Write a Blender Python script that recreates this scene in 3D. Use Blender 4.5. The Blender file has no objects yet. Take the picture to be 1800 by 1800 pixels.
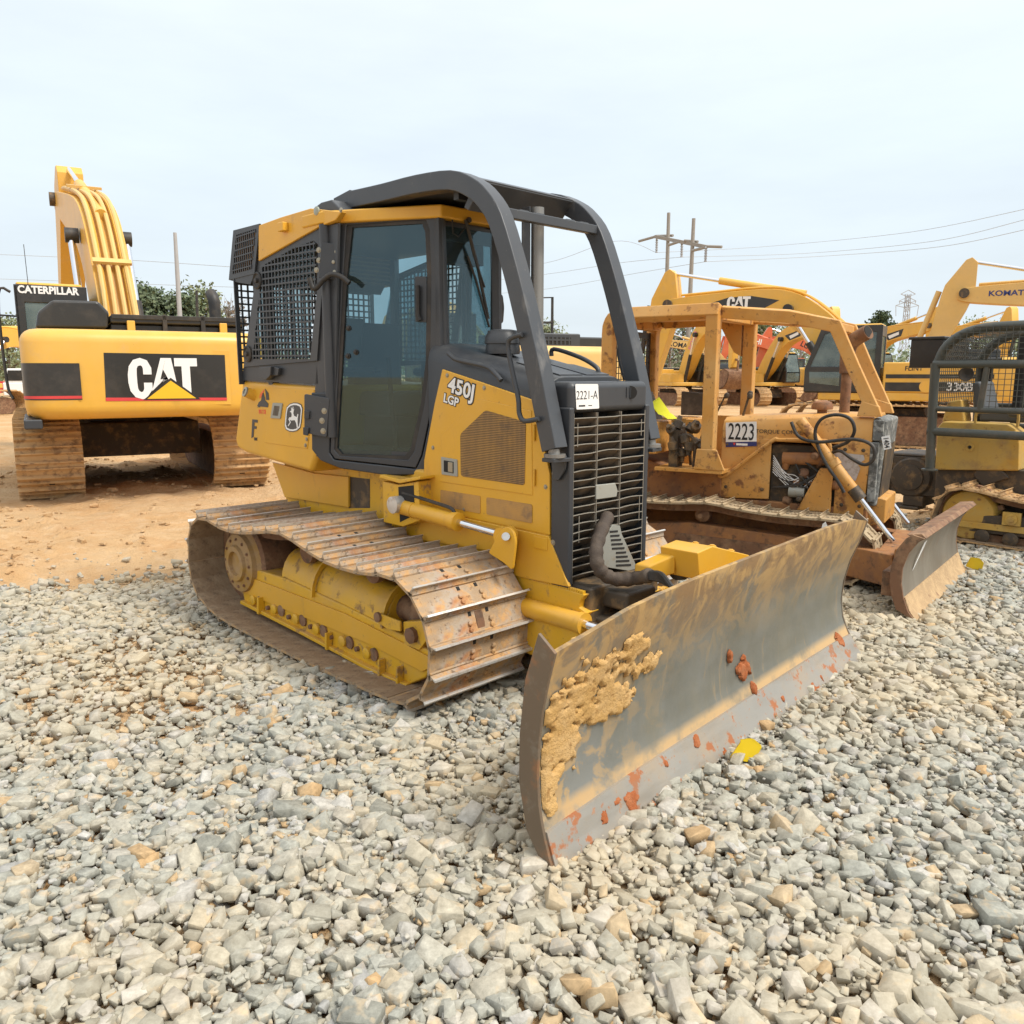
import bpy, bmesh, math, random
import numpy as np
from mathutils import Vector, Matrix, noise as mnoise
random.seed(7); rng = np.random.default_rng(11)
C = bpy.context.scene.collection
scn = bpy.context.scene
R = math.radians
# ------------------------------------------------------------------ camera, sky, sun, exposure
CAM_H, PITCH, FPX = 1.70, math.atan(244/1440.0), 1440.0      # focal length in pixels of an 1800 px wide frame
cd = bpy.data.cameras.new('camera'); cam = bpy.data.objects.new('camera', cd); C.objects.link(cam)
cam.location = (0, 0, CAM_H); cam.rotation_euler = (math.pi/2 - PITCH, 0, 0)
cd.sensor_width = 36; cd.lens = 36*FPX/1800.0; cd.clip_start = 0.05; cd.clip_end = 4000
scn.camera = cam
SUN_EL, SUN_AZ = 54.0, 116.0      # degrees; azimuth clockwise from the view direction: behind the camera, to its right
w = bpy.data.worlds.new('World'); scn.world = w; w.use_nodes = True
nt = w.node_tree; nt.nodes.clear()
N = nt.nodes.new; LK = nt.links.new
sky = N('ShaderNodeTexSky'); sky.sky_type = 'NISHITA'; sky.sun_disc = False
sky.sun_elevation = R(SUN_EL); sky.sun_rotation = R(SUN_AZ); sky.dust_density = 3.0; sky.air_density = 1.2
tc = N('ShaderNodeTexCoord'); sep = N('ShaderNodeSeparateXYZ'); LK(tc.outputs['Generated'], sep.inputs[0])
ramp = N('ShaderNodeValToRGB'); LK(sep.outputs['Z'], ramp.inputs[0])       # thin overcast, brighter towards the zenith
for p, c in ((0.0, (7.0, 7.8, 8.35)), (0.25, (7.4, 8.3, 9.0)), (0.55, (9.4, 10.0, 10.6)), (1.0, (12.0, 12.2, 12.5))):
    e = ramp.color_ramp.elements.new(p); e.color = (c[0]/13, c[1]/13, c[2]/13, 1)
ramp.color_ramp.elements.remove(ramp.color_ramp.elements[0]); ramp.color_ramp.elements.remove(ramp.color_ramp.elements[-1])
mp = N('ShaderNodeMapping'); mp.inputs['Scale'].default_value = (1.2, 1.2, 5.0); LK(tc.outputs['Generated'], mp.inputs[0])
cn = N('ShaderNodeTexNoise'); cn.inputs['Scale'].default_value = 2.1; cn.inputs['Detail'].default_value = 7; cn.inputs['Roughness'].default_value = .55
LK(mp.outputs[0], cn.inputs['Vector'])
cr = N('ShaderNodeMapRange'); cr.inputs[1].default_value = .3; cr.inputs[2].default_value = .7; cr.inputs[3].default_value = 12.3; cr.inputs[4].default_value = 13.9
LK(cn.outputs['Fac'], cr.inputs[0])
mul = N('ShaderNodeVectorMath'); mul.operation = 'SCALE'; LK(ramp.outputs[0], mul.inputs[0]); LK(cr.outputs[0], mul.inputs['Scale'])
mx = N('ShaderNodeMix'); mx.data_type = 'RGBA'; mx.inputs[0].default_value = .88
LK(sky.outputs[0], mx.inputs[6]); LK(mul.outputs[0], mx.inputs[7])
bg = N('ShaderNodeBackground'); bg.inputs['Strength'].default_value = .10; LK(mx.outputs[2], bg.inputs[0])
wo = N('ShaderNodeOutputWorld'); LK(bg.outputs[0], wo.inputs[0])
sd = bpy.data.lights.new('sun', 'SUN'); sd.energy = 2.9; sd.angle = R(16); sd.color = (1, .95, .86)
sun = bpy.data.objects.new('sun', sd); C.objects.link(sun)
sv = Vector((math.sin(R(SUN_AZ))*math.cos(R(SUN_EL)), math.cos(R(SUN_AZ))*math.cos(R(SUN_EL)), math.sin(R(SUN_EL))))
sun.rotation_euler = sv.to_track_quat('Z', 'Y').to_euler(); sun.location = sv*60
scn.view_settings.view_transform = 'Standard'; scn.view_settings.look = 'None'
scn.view_settings.exposure = 0.3; scn.view_settings.gamma = 1.0
scn.render.engine = 'CYCLES'; scn.cycles.max_bounces = 8; scn.cycles.transparent_max_bounces = 16
scn.cycles.use_denoising = True
# ------------------------------------------------------------------ from the photograph's pixels to real places
cp_, sp_ = math.cos(PITCH), math.sin(PITCH)
def ray(px, py):
    a, b = (px-900)/FPX, (900-py)/FPX
    return Vector((a, cp_+b*sp_, -sp_+b*cp_))
class Frame:                                   # a machine's own axes: u forward, v to its left, z up
    def __init__(s, x, y, yaw, z=0):
        s.o = Vector((x, y, z)); s.yaw = yaw
        s.f = Vector((math.cos(yaw), math.sin(yaw), 0)); s.l = Vector((-math.sin(yaw), math.cos(yaw), 0))
    def loc(s, p):
        d = p - s.o; return Vector((d.dot(s.f), d.dot(s.l), d.z))
    def D(s, px, py, v=None, u=None, z=None):  # the point of plane v=, u= or z= seen at that pixel
        r = ray(px, py); o = Vector((0, 0, CAM_H)); lo = s.loc(o); d = Vector((r.dot(s.f), r.dot(s.l), r.z))
        t = (v-lo.y)/d.y if v is not None else (u-lo.x)/d.x if u is not None else (z-lo.z)/d.z
        return lo + t*d
    def P(s, px, py, A, B):                    # the same on the upright plane through plan points A, B
        r = ray(px, py); lo = s.loc(Vector((0, 0, CAM_H))); d = Vector((r.dot(s.f), r.dot(s.l), r.z))
        n = Vector((-(B[1]-A[1]), B[0]-A[0], 0)); t = n.dot(Vector((A[0], A[1], 0))-lo)/n.dot(d)
        return lo + t*d
def world_at(px, py, y):
    r = ray(px, py); return Vector((0, 0, CAM_H)) + r*(y/r.y)
# ------------------------------------------------------------------ materials
def mat(name, col, rough=.5, metal=0.0, layers=(), bump=None, var=.06, spec=.5, holes=None):
    m = bpy.data.materials.new(name); m.use_nodes = True; t = m.node_tree; n = t.nodes; l = t.links
    b = n['Principled BSDF']; b.inputs['Roughness'].default_value = rough; b.inputs['Metallic'].default_value = metal
    b.inputs['Specular IOR Level'].default_value = spec
    co = n.new('ShaderNodeTexCoord').outputs['Object']
    def nz(scale, detail=5, rgh=.6, st=None, dist=0):
        x = n.new('ShaderNodeTexNoise'); x.inputs['Scale'].default_value = scale; x.inputs['Detail'].default_value = detail
        x.inputs['Roughness'].default_value = rgh; x.inputs['Distortion'].default_value = dist; src = co
        if st:
            q = n.new('ShaderNodeMapping'); q.inputs['Scale'].default_value = st; l.new(co, q.inputs[0]); src = q.outputs[0]
        l.new(src, x.inputs['Vector']); return x.outputs['Fac']
    def mr(src, a, c, d=0.0, e=1.0):
        x = n.new('ShaderNodeMapRange'); x.inputs[1].default_value = a; x.inputs[2].default_value = c
        x.inputs[3].default_value = d; x.inputs[4].default_value = e; l.new(src, x.inputs[0]); return x.outputs[0]
    def mth(op, a, c):
        x = n.new('ShaderNodeMath'); x.operation = op; l.new(a, x.inputs[0])
        if isinstance(c, (int, float)): x.inputs[1].default_value = c
        else: l.new(c, x.inputs[1])
        return x.outputs[0]
    def mixc(f, a, c):
        x = n.new('ShaderNodeMix'); x.data_type = 'RGBA'; l.new(f, x.inputs[0])
        for s_, v_ in ((6, a), (7, c)):
            if isinstance(v_, tuple): x.inputs[s_].default_value = (*v_[:3], 1)
            else: l.new(v_, x.inputs[s_])
        return x.outputs[2]
    f = nz(2.3, 6)
    cur = mixc(mr(f, .3, .7), tuple(c*(1-var) for c in col), tuple(min(1, c*(1+var)) for c in col))
    rg = None
    for L in layers:
        f = mr(nz(L['s'], L.get('d', 8), L.get('r', .65), L.get('st'), L.get('dist', 0)), L.get('lo', .5), L.get('hi', .6), 0, L.get('a', 1))
        if L.get('up'):
            g = n.new('ShaderNodeNewGeometry'); s_ = n.new('ShaderNodeSeparateXYZ'); l.new(g.outputs['Normal'], s_.inputs[0])
            f = mth('MULTIPLY', f, mr(s_.outputs['Z'], .2, .9))
        for ax in 'xyz':
            if ax in L:
                s_ = n.new('ShaderNodeSeparateXYZ'); l.new(co, s_.inputs[0])
                f = mth('MULTIPLY', f, mr(s_.outputs[ax.upper()], L[ax][1], L[ax][0]))
        cur = mixc(f, cur, L['c'])
        if 'rg' in L:
            x = n.new('ShaderNodeMix'); x.data_type = 'FLOAT'; l.new(f, x.inputs[0])
            if rg is None: x.inputs[2].default_value = rough
            else: l.new(rg, x.inputs[2])
            x.inputs[3].default_value = L['rg']; rg = x.outputs[0]
    if holes:                                   # fine punched sheet
        q = n.new('ShaderNodeMapping'); q.inputs['Scale'].default_value = (holes,)*3; l.new(co, q.inputs[0])
        v = n.new('ShaderNodeTexVoronoi'); v.inputs['Scale'].default_value = 1; v.inputs['Randomness'].default_value = .0
        l.new(q.outputs[0], v.inputs['Vector']); cur = mixc(mr(v.outputs['Distance'], .38, .5), (.03, .02, .01), cur)
    l.new(cur, b.inputs['Base Color'])
    if rg is not None: l.new(rg, b.inputs['Roughness'])
    if bump:
        bp = n.new('ShaderNodeBump'); bp.inputs['Strength'].default_value = bump[1]; bp.inputs['Distance'].default_value = bump[2] if len(bump) > 2 else .01
        l.new(nz(bump[0], 8, .65), bp.inputs['Height']); l.new(bp.outputs[0], b.inputs['Normal'])
    return m
TAN, MUDC, RUSTC, CLAY = (.50, .30, .13), (.26, .15, .075), (.20, .085, .035), (.42, .13, .05)
M = {}
M['yellow'] = mat('machine_yellow', (.68, .36, .026), .38, layers=[
    dict(c=(.60, .37, .12), s=3.5, lo=.45, hi=.85, a=.3), dict(c=(.52, .33, .13), s=1.3, lo=.48, hi=.78, a=.25, rg=.65),
    dict(c=TAN, s=9, lo=.45, hi=.75, a=.5, up=True), dict(c=(.22, .12, .05), s=16, lo=.66, hi=.74, a=.7),
    dict(c=(.34, .19, .07), s=7, lo=.62, hi=.78, a=.55, st=(1, 1, .35)), dict(c=(.12, .08, .05), s=60, lo=.67, hi=.73, a=.7)], bump=(120, .05, .002))
M['yellow_low'] = mat('machine_yellow_muddy', (.68, .38, .018), .42, layers=[
    dict(c=(.48, .29, .11), s=5, lo=.46, hi=.74, a=.45), dict(c=TAN, s=7, lo=.4, hi=.65, a=.75, up=True, rg=.9),
    dict(c=MUDC, s=12, lo=.56, hi=.66, a=.85, rg=.9), dict(c=(.1, .06, .03), s=45, lo=.65, hi=.72, a=.8)], bump=(60, .12, .004))
M['dark'] = mat('cab_charcoal_paint', (.038, .042, .048), .42, layers=[
    dict(c=(.085, .08, .072), s=3, lo=.45, hi=.85, a=.35), dict(c=(.16, .155, .14), s=8, lo=.45, hi=.78, a=.5, up=True, rg=.7),
    dict(c=(.03, .03, .03), s=22, lo=.62, hi=.72, a=.6)], bump=(150, .04, .002))
M['dark_edge'] = mat('guard_charcoal_worn', (.050, .054, .060), .38, layers=[
    dict(c=(.30, .28, .25), s=6, lo=.60, hi=.78, a=.5, st=(1, 1, .4)), dict(c=(.11, .10, .085), s=2.5, lo=.5, hi=.8, a=.3),
    dict(c=(.36, .34, .3), s=40, lo=.69, hi=.74, a=.7)], bump=(150, .04, .002))
M['black'] = mat('black_rubber', (.022, .021, .02), .55, layers=[dict(c=(.12, .09, .06), s=6, lo=.45, hi=.75, a=.5)])
M['void'] = mat('dark_interior', (.02, .018, .016), .9)
M['steel'] = mat('worn_steel', (.62, .61, .58), .36, .5, layers=[dict(c=(.33, .2, .1), s=14, lo=.5, hi=.68, a=.7, rg=.8)], bump=(90, .1, .003))
M['stack'] = mat('weathered_stack_steel', (.24, .235, .22), .45, .5, layers=[dict(c=(.16, .12, .085), s=4, lo=.5, hi=.7, a=.7, st=(1, 1, .3))])
M['chrome'] = mat('chrome_rod', (.75, .75, .77), .12, 1.0)
M['zinc'] = mat('zinc_bolt', (.34, .31, .24), .4, .6)
M['shoe'] = mat('muddy_track_plate', (.36, .25, .15), .7, .0, layers=[
    dict(c=(.40, .35, .29), s=4, lo=.44, hi=.58, a=.9, rg=.45), dict(c=(.54, .305, .115), s=9, lo=.46, hi=.58, a=.85, rg=.95),
    dict(c=(.38, .15, .06), s=4, lo=.54, hi=.65, a=.75, rg=.9), dict(c=(.13, .075, .04), s=26, lo=.56, hi=.66, a=.8)], bump=(45, .5, .012))
M['shoe_in'] = mat('track_plate_inside', (.25, .165, .095), .85, layers=[dict(c=(.36, .26, .16), s=6, lo=.42, hi=.6, a=.8), dict(c=(.14, .09, .055), s=18, lo=.54, hi=.66, a=.8)], bump=(50, .4, .01))
M['rust'] = mat('rusty_steel', (.19, .095, .05), .8, layers=[dict(c=(.33, .2, .11), s=6, lo=.45, hi=.65, a=.8), dict(c=(.07, .045, .03), s=15, lo=.5, hi=.64, a=.7)], bump=(60, .3, .006))
M['grease'] = mat('greasy_iron', (.06, .045, .03), .6, layers=[dict(c=(.25, .15, .06), s=8, lo=.5, hi=.65, a=.7)], bump=(60, .3, .006))
M['louver'] = mat('dusty_louver', (.085, .068, .05), .7, layers=[dict(c=(.22, .17, .12), s=7, lo=.45, hi=.65, a=.7)])
M['wire'] = mat('grille_wire', (.27, .245, .20), .5, .3)
M['sleeve'] = mat('hose_sleeve', (.06, .043, .032), .8, layers=[dict(c=(.11, .08, .055), s=9, lo=.45, hi=.65, a=.8)], bump=(40, .5, .01))
M['mottle'] = mat('peeling_grey_shell', (.12, .125, .12), .7, layers=[dict(c=(.34, .34, .31), s=14, lo=.48, hi=.58, a=.8), dict(c=(.05, .05, .045), s=22, lo=.52, hi=.62, a=.8)])
M['galv'] = mat('galvanised_plate', (.33, .33, .29), .55, .2, layers=[dict(c=(.3, .2, .1), s=12, lo=.58, hi=.68, a=.7)])
M['vent'] = mat('punched_vent_sheet', (.50, .27, .07), .6, layers=[dict(c=(.26, .16, .08), s=4, lo=.42, hi=.7, a=.65), dict(c=(.15, .1, .07), s=10, lo=.56, hi=.7, a=.6)], holes=105)
M['white'] = mat('white_vinyl', (.78, .78, .76), .5, var=.02, layers=[dict(c=(.5, .45, .38), s=10, lo=.6, hi=.75, a=.4)])
M['ink'] = mat('black_ink', (.02, .02, .022), .5)
M['red'] = mat('red_vinyl', (.6, .05, .05), .5)
M['redtext'] = mat('orange_red_print', (.75, .16, .06), .5)
M['blue'] = mat('navy_print', (.03, .04, .16), .5)
M['lens'] = mat('lamp_lens', (.3, .32, .26), .2)
M['seat'] = mat('seat_vinyl', (.07, .075, .08), .6)
M['orange'] = mat('old_orange_paint', (.60, .29, .062), .55, layers=[
    dict(c=(.60, .36, .13), s=2.2, lo=.42, hi=.62, a=.7), dict(c=(.40, .20, .075), s=3.3, lo=.55, hi=.72, a=.6), dict(c=(.42, .28, .14), s=5, lo=.5, hi=.75, a=.5, up=True),
    dict(c=RUSTC, s=7, lo=.57, hi=.65, a=.9, rg=.85), dict(c=(.1, .05, .03), s=26, lo=.62, hi=.69, a=.9)], bump=(80, .08, .003))
M['orange_rust'] = mat('rusty_orange_paint', (.34, .15, .05), .7, layers=[dict(c=(.2, .1, .055), s=4, lo=.42, hi=.62, a=.85), dict(c=(.45, .24, .09), s=6, lo=.55, hi=.7, a=.7), dict(c=(.06, .04, .03), s=14, lo=.55, hi=.68, a=.85)], bump=(60, .2, .005))
M['cat'] = mat('excavator_yellow', (.70, .39, .055), .38, layers=[
    dict(c=(.64, .41, .13), s=1.2, lo=.4, hi=.75, a=.45), dict(c=(.40, .23, .06), s=3, lo=.58, hi=.75, a=.35, st=(1, 1, .5)), dict(c=(.55, .36, .16), s=5, lo=.55, hi=.75, a=.45), dict(c=(.25, .14, .06), s=22, lo=.68, hi=.74, a=.6)])
M['cat_pale'] = mat('faded_excavator_yellow', (.66, .42, .13), .5, layers=[
    dict(c=(.60, .42, .2), s=1.2, lo=.4, hi=.75, a=.5), dict(c=(.4, .26, .12), s=6, lo=.6, hi=.78, a=.5)])
M['catred'] = mat('excavator_orange_red', (.62, .13, .045), .5, layers=[dict(c=(.55, .22, .1), s=1.5, lo=.45, hi=.75, a=.5)])
M['catblack'] = mat('gloss_black_panel', (.028, .027, .025), .28, layers=[dict(c=(.12, .1, .08), s=3, lo=.5, hi=.8, a=.4)], bump=(9, .05, .02))
M['cattrack'] = mat('tan_mud_track', (.50, .30, .125), .85, layers=[dict(c=(.55, .36, .18), s=3, lo=.42, hi=.6, a=.8), dict(c=(.17, .095, .05), s=9, lo=.5, hi=.64, a=.75)], bump=(30, .5, .02))
M['caged'] = mat('cage_dark_paint', (.055, .060, .05), .5, layers=[dict(c=(.11, .09, .065), s=6, lo=.5, hi=.7, a=.7)])
M['oldyellow'] = mat('faded_old_yellow', (.48, .31, .07), .55, layers=[dict(c=(.24, .14, .07), s=4, lo=.52, hi=.68, a=.8), dict(c=(.52, .28, .03), s=1.7, lo=.5, hi=.62, a=.8), dict(c=(.35, .27, .12), s=3, lo=.45, hi=.7, a=.5),
    dict(c=RUSTC, s=11, lo=.6, hi=.68, a=.85)], bump=(60, .1, .003))
M['tag'] = mat('yellow_plastic', (.72, .50, .01), .45)
M['rag'] = mat('neon_yellow_cloth', (.72, .72, .03), .8)
M['paper'] = mat('silver_decal', (.45, .43, .42), .5, layers=[dict(c=(.3, .25, .2), s=25, lo=.5, hi=.6, a=.7)])
M['wood'] = mat('weathered_pole', (.30, .28, .25), .85, layers=[dict(c=(.16, .13, .1), s=5, lo=.5, hi=.65, a=.6, st=(6, 6, .5))])
M['concrete'] = mat('concrete_pole', (.36, .36, .36), .8)
M['bark'] = mat('bark', (.10, .075, .055), .9)
M['wireblk'] = mat('power_cable', (.42, .44, .46), .7)
def leafmat(name, a, b):
    m = mat(name, a, .65, var=.0); t = m.node_tree; n = t.nodes
    g = n.new('ShaderNodeNewGeometry'); x = n.new('ShaderNodeMix'); x.data_type = 'RGBA'
    x.inputs[6].default_value = (*a, 1); x.inputs[7].default_value = (*b, 1); t.links.new(g.outputs['Random Per Island'], x.inputs[0])
    t.links.new(x.outputs[2], n['Principled BSDF'].inputs['Base Color']); return m
M['pine'] = leafmat('pine_needles', (.07, .10, .05), (.15, .19, .10))
M['spring'] = leafmat('spring_leaves', (.14, .18, .085), (.25, .27, .15))
M['twig'] = leafmat('bare_twigs', (.14, .115, .09), (.24, .2, .16))
def glassmat(name, tint, haze, hcol):
    m = bpy.data.materials.new(name); m.use_nodes = True; t = m.node_tree; n = t.nodes; n.clear()
    tr = n.new('ShaderNodeBsdfTransparent'); tr.inputs[0].default_value = (*tint, 1)
    df = n.new('ShaderNodeBsdfDiffuse'); df.inputs[0].default_value = (*hcol, 1)
    a = n.new('ShaderNodeMixShader'); a.inputs[0].default_value = haze
    nzz = n.new('ShaderNodeTexNoise'); nzz.inputs['Scale'].default_value = 3; nzz.inputs['Detail'].default_value = 6
    co = n.new('ShaderNodeTexCoord'); t.links.new(co.outputs['Object'], nzz.inputs['Vector'])
    mr = n.new('ShaderNodeMapRange'); mr.inputs[1].default_value = .3; mr.inputs[2].default_value = .75; mr.inputs[3].default_value = haze*.6; mr.inputs[4].default_value = haze*1.4
    t.links.new(nzz.outputs['Fac'], mr.inputs[0]); t.links.new(mr.outputs[0], a.inputs[0])
    t.links.new(tr.outputs[0], a.inputs[1]); t.links.new(df.outputs[0], a.inputs[2])
    gl = n.new('ShaderNodeBsdfGlossy'); gl.inputs['Roughness'].default_value = .02; gl.inputs[0].default_value = (.68, .86, .95, 1)
    lw = n.new('ShaderNodeLayerWeight'); lw.inputs[0].default_value = .5
    pw = n.new('ShaderNodeMath'); pw.operation = 'POWER'; pw.inputs[1].default_value = 4.0; t.links.new(lw.outputs['Facing'], pw.inputs[0])
    fr = n.new('ShaderNodeMath'); fr.operation = 'MULTIPLY_ADD'; fr.inputs[1].default_value = .32; fr.inputs[2].default_value = .06; t.links.new(pw.outputs[0], fr.inputs[0])
    b = n.new('ShaderNodeMixShader'); t.links.new(fr.outputs[0], b.inputs[0]); t.links.new(a.outputs[0], b.inputs[1]); t.links.new(gl.outputs[0], b.inputs[2])
    o = n.new('ShaderNodeOutputMaterial'); t.links.new(b.outputs[0], o.inputs[0]); return m
M['glass'] = glassmat('dusty_tinted_glass', (.52, .66, .70), .11, (.11, .16, .18))
M['glass2'] = glassmat('windscreen_glass', (.62, .72, .74), .08, (.20, .26, .28))
M['glass3'] = glassmat('far_cab_glass', (.35, .42, .38), .35, (.28, .33, .30))
# ------------------------------------------------------------------ mesh building
V = Vector
class MB:
    def __init__(s): s.v = []; s.f = []; s.m = []
    def add(s, vs, fs, mi=0):
        o = len(s.v); s.v += [tuple(p) for p in vs]; s.f += [tuple(i+o for i in f) for f in fs]; s.m += [mi]*len(fs); return s
    def box(s, c, d, rot=None, mi=0):
        h = V(d)/2; vs = [V((x*h.x, y*h.y, z*h.z)) for x in (-1, 1) for y in (-1, 1) for z in (-1, 1)]
        if rot is not None: vs = [rot @ p for p in vs]
        return s.add([p+V(c) for p in vs], [(0, 1, 3, 2), (4, 6, 7, 5), (0, 4, 5, 1), (2, 3, 7, 6), (0, 2, 6, 4), (1, 5, 7, 3)], mi)
    def bb(s, a, b, mi=0):
        a, b = V(a), V(b); return s.box((a+b)/2, [abs(q) for q in (b-a)], mi=mi)
    def prism(s, pts, vec, mi=0):
        n = len(pts); pts = [V(p) for p in pts]; vec = V(vec)
        return s.add(pts+[p+vec for p in pts], [tuple(range(n))[::-1], tuple(range(n, 2*n))]+[(i, (i+1) % n, n+(i+1) % n, n+i) for i in range(n)], mi)
    def ring(s, a, b, vec, mi=0):              # a frame between two outlines of equal count, with thickness
        n = len(a); a = [V(p) for p in a]; b = [V(p) for p in b]; vec = V(vec)
        vs = a+b+[p+vec for p in a]+[p+vec for p in b]; fs = []
        for i in range(n):
            j = (i+1) % n
            fs += [(i, j, n+j, n+i), (2*n+i, 3*n+i, 3*n+j, 2*n+j), (i, 2*n+i, 2*n+j, j), (n+i, n+j, 3*n+j, 3*n+i)]
        return s.add(vs, fs, mi)
    def loft(s, secs, closed=True, caps=True, mi=0):
        n = len(secs[0]); vs = [p for q in secs for p in q]; fs = []
        for k in range(len(secs)-1):
            for i in range(n if closed else n-1):
                j = (i+1) % n; fs.append((k*n+i, k*n+j, (k+1)*n+j, (k+1)*n+i))
        if caps and closed: fs += [tuple(range(n))[::-1], tuple(range((len(secs)-1)*n, len(secs)*n))]
        return s.add(vs, fs, mi)
    def sweep(s, path, prof, up=(0, 0, 1), closed=False, mi=0):   # prof: (side, up) pairs
        path = [V(p) for p in path]; n = len(path); secs = []; up = V(up)
        for i, p in enumerate(path):
            t = (path[(i+1) % n]-path[i-1]) if closed else path[min(i+1, n-1)]-path[max(i-1, 0)]
            t.normalize(); sd_ = t.cross(up)
            if sd_.length < 1e-4: sd_ = t.cross(V((1, 0, 0)))
            sd_.normalize(); u_ = sd_.cross(t)
            k = 1.0
            if 0 < i < n-1:
                a = (path[i]-path[i-1]).normalized(); k = 1/max(.5, a.dot(t))
            secs.append([p+sd_*q[0]+u_*q[1]*k for q in prof])
        if closed: secs.append(secs[0])
        return s.loft(secs, True, not closed, mi)
    def tube(s, path, r, n=8, closed=False, mi=0):
        rr = r if isinstance(r, (list, tuple)) else [r]*len(path)
        path = [V(p) for p in path]; secs = []; m = len(path); prev = None
        for i, p in enumerate(path):
            t = (path[(i+1) % m]-path[i-1]) if closed else path[min(i+1, m-1)]-path[max(i-1, 0)]
            t.normalize()
            if prev is None:
                prev = t.orthogonal().normalized()
            a = (prev - t*prev.dot(t)).normalized(); prev = a; b = t.cross(a)
            secs.append([p+(a*math.cos(q*2*math.pi/n)+b*math.sin(q*2*math.pi/n))*rr[i] for q in range(n)])
        if closed: secs.append(secs[0])
        return s.loft(secs, True, not closed, mi)
    def cyl(s, a, b, r, n=20, r2=None, mi=0): return s.tube([a, b], [r, r if r2 is None else r2], n, mi=mi)
    def lathe(s, base, axis, prof, n=24, mi=0):
        axis = V(axis).normalized(); a = axis.orthogonal().normalized(); b = axis.cross(a); base = V(base)
        return s.loft([[base+axis*h+(a*math.cos(q*2*math.pi/n)+b*math.sin(q*2*math.pi/n))*max(r, 1e-4) for q in range(n)] for r, h in prof], True, True, mi)
    def lattice(s, poly, e1, e2, d1, d2, w_, th, off=(0, 0)):     # crossing bars inside a convex outline
        poly = [V(p) for p in poly]; o = poly[0]; e1 = V(e1).normalized(); nn = e1.cross(V(e2)).normalized(); e2 = nn.cross(e1)
        q = [((p-o).dot(e1), (p-o).dot(e2)) for p in poly]
        for ax, d in ((0, d1), (1, d2)):
            lo, hi = min(p[ax] for p in q), max(p[ax] for p in q); c = lo+d*(.5+off[ax])
            while c < hi:
                cut = []
                for i in range(len(q)):
                    a, b = q[i], q[(i+1) % len(q)]
                    if (a[ax]-c)*(b[ax]-c) < 0:
                        t = (c-a[ax])/(b[ax]-a[ax]); cut.append(a[1-ax]+t*(b[1-ax]-a[1-ax]))
                if len(cut) >= 2:
                    l0, l1 = min(cut), max(cut); h = w_/2
                    r = [(c-h, l0), (c+h, l0), (c+h, l1), (c-h, l1)]
                    if ax: r = [(b, a) for a, b in r]
                    sh = nn*(th*.12 if ax else 0)
                    s.prism([o+e1*a+e2*b+sh for a, b in r], nn*th)
                c += d
        return s
    def build(s, name, m, parent=None, bevel=0, seg=2, sharp=38, flat=False, loc=None):
        me = bpy.data.meshes.new(name); me.from_pydata(s.v, [], s.f)
        for q in (m if isinstance(m, (list, tuple)) else [m]): me.materials.append(q)
        me.polygons.foreach_set('material_index', s.m)
        b = bmesh.new(); b.from_mesh(me); bmesh.ops.recalc_face_normals(b, faces=b.faces); b.to_mesh(me); b.free()
        if not flat:
            me.polygons.foreach_set('use_smooth', [True]*len(me.polygons))
            if not bevel: me.set_sharp_from_angle(angle=R(sharp))
        me.update(); o = bpy.data.objects.new(name, me); C.objects.link(o)
        if parent: o.parent = parent
        if loc: o.location = loc
        if bevel:
            md = o.modifiers.new('bevel', 'BEVEL'); md.width = bevel; md.segments = seg; md.limit_method = 'ANGLE'; md.angle_limit = R(35)
            md.harden_normals = True; md.use_clamp_overlap = True
        return o
def rnd(pts, r, n=4):                          # round a planar outline's corners
    pts = [V(p) for p in pts]; out = []; m = len(pts)
    for i, p in enumerate(pts):
        rr = r[i] if isinstance(r, (list, tuple)) else r
        a, b = pts[i-1]-p, pts[(i+1) % m]-p; k = min(rr, a.length*.45, b.length*.45)
        A, B = p+a.normalized()*k, p+b.normalized()*k
        out += [A*(1-t)**2+p*2*t*(1-t)+B*t*t for t in [q/n for q in range(n+1)]]
    return out
def smooth_path(pts, n=6):                     # Catmull-Rom
    pts = [V(p) for p in pts]; out = []
    for i in range(len(pts)-1):
        p0, p1, p2, p3 = pts[max(i-1, 0)], pts[i], pts[i+1], pts[min(i+2, len(pts)-1)]
        for k in range(n):
            t = k/n; out.append(.5*((2*p1)+(p2-p0)*t+(2*p0-5*p1+4*p2-p3)*t*t+(3*p1-p0-3*p2+p3)*t**3))
    return out+[pts[-1]]
def empty(name, loc=(0, 0, 0), rz=0, parent=None):
    o = bpy.data.objects.new(name, None); C.objects.link(o); o.location = loc; o.rotation_euler = (0, 0, rz); o.empty_display_size = .2
    if parent: o.parent = parent
    return o
def tag(o, label, cat, group=None):
    o['label'] = label; o['category'] = cat
    if group: o['group'] = group
    return o
def text(name, body, size, loc, xd, yd, m, parent=None, bold=0, align='CENTER', ex=.001, sx=1.0, shear=0):
    c = bpy.data.curves.new(name, 'FONT'); c.body = body; c.size = size; c.offset = bold; c.extrude = ex; c.align_x = align; c.align_y = 'CENTER'; c.shear = shear
    c.resolution_u = 3
    c.materials.append(m); o = bpy.data.objects.new(name, c); C.objects.link(o)
    x = V(xd).normalized(); z = x.cross(V(yd)).normalized(); y = z.cross(x)
    mm = Matrix((x*sx, y, z)).transposed().to_4x4(); mm.translation = V(loc); o.matrix_local = mm
    me = bpy.data.meshes.new_from_object(o); bpy.data.objects.remove(o); o = bpy.data.objects.new(name, me); C.objects.link(o); o.matrix_local = mm
    if parent: o.parent = parent
    return o
def copy_tree(o, parent=None):
    c = o.copy(); C.objects.link(c)
    if parent: c.parent = parent
    for ch in list(o.children): copy_tree(ch, c)
    return c
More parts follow.
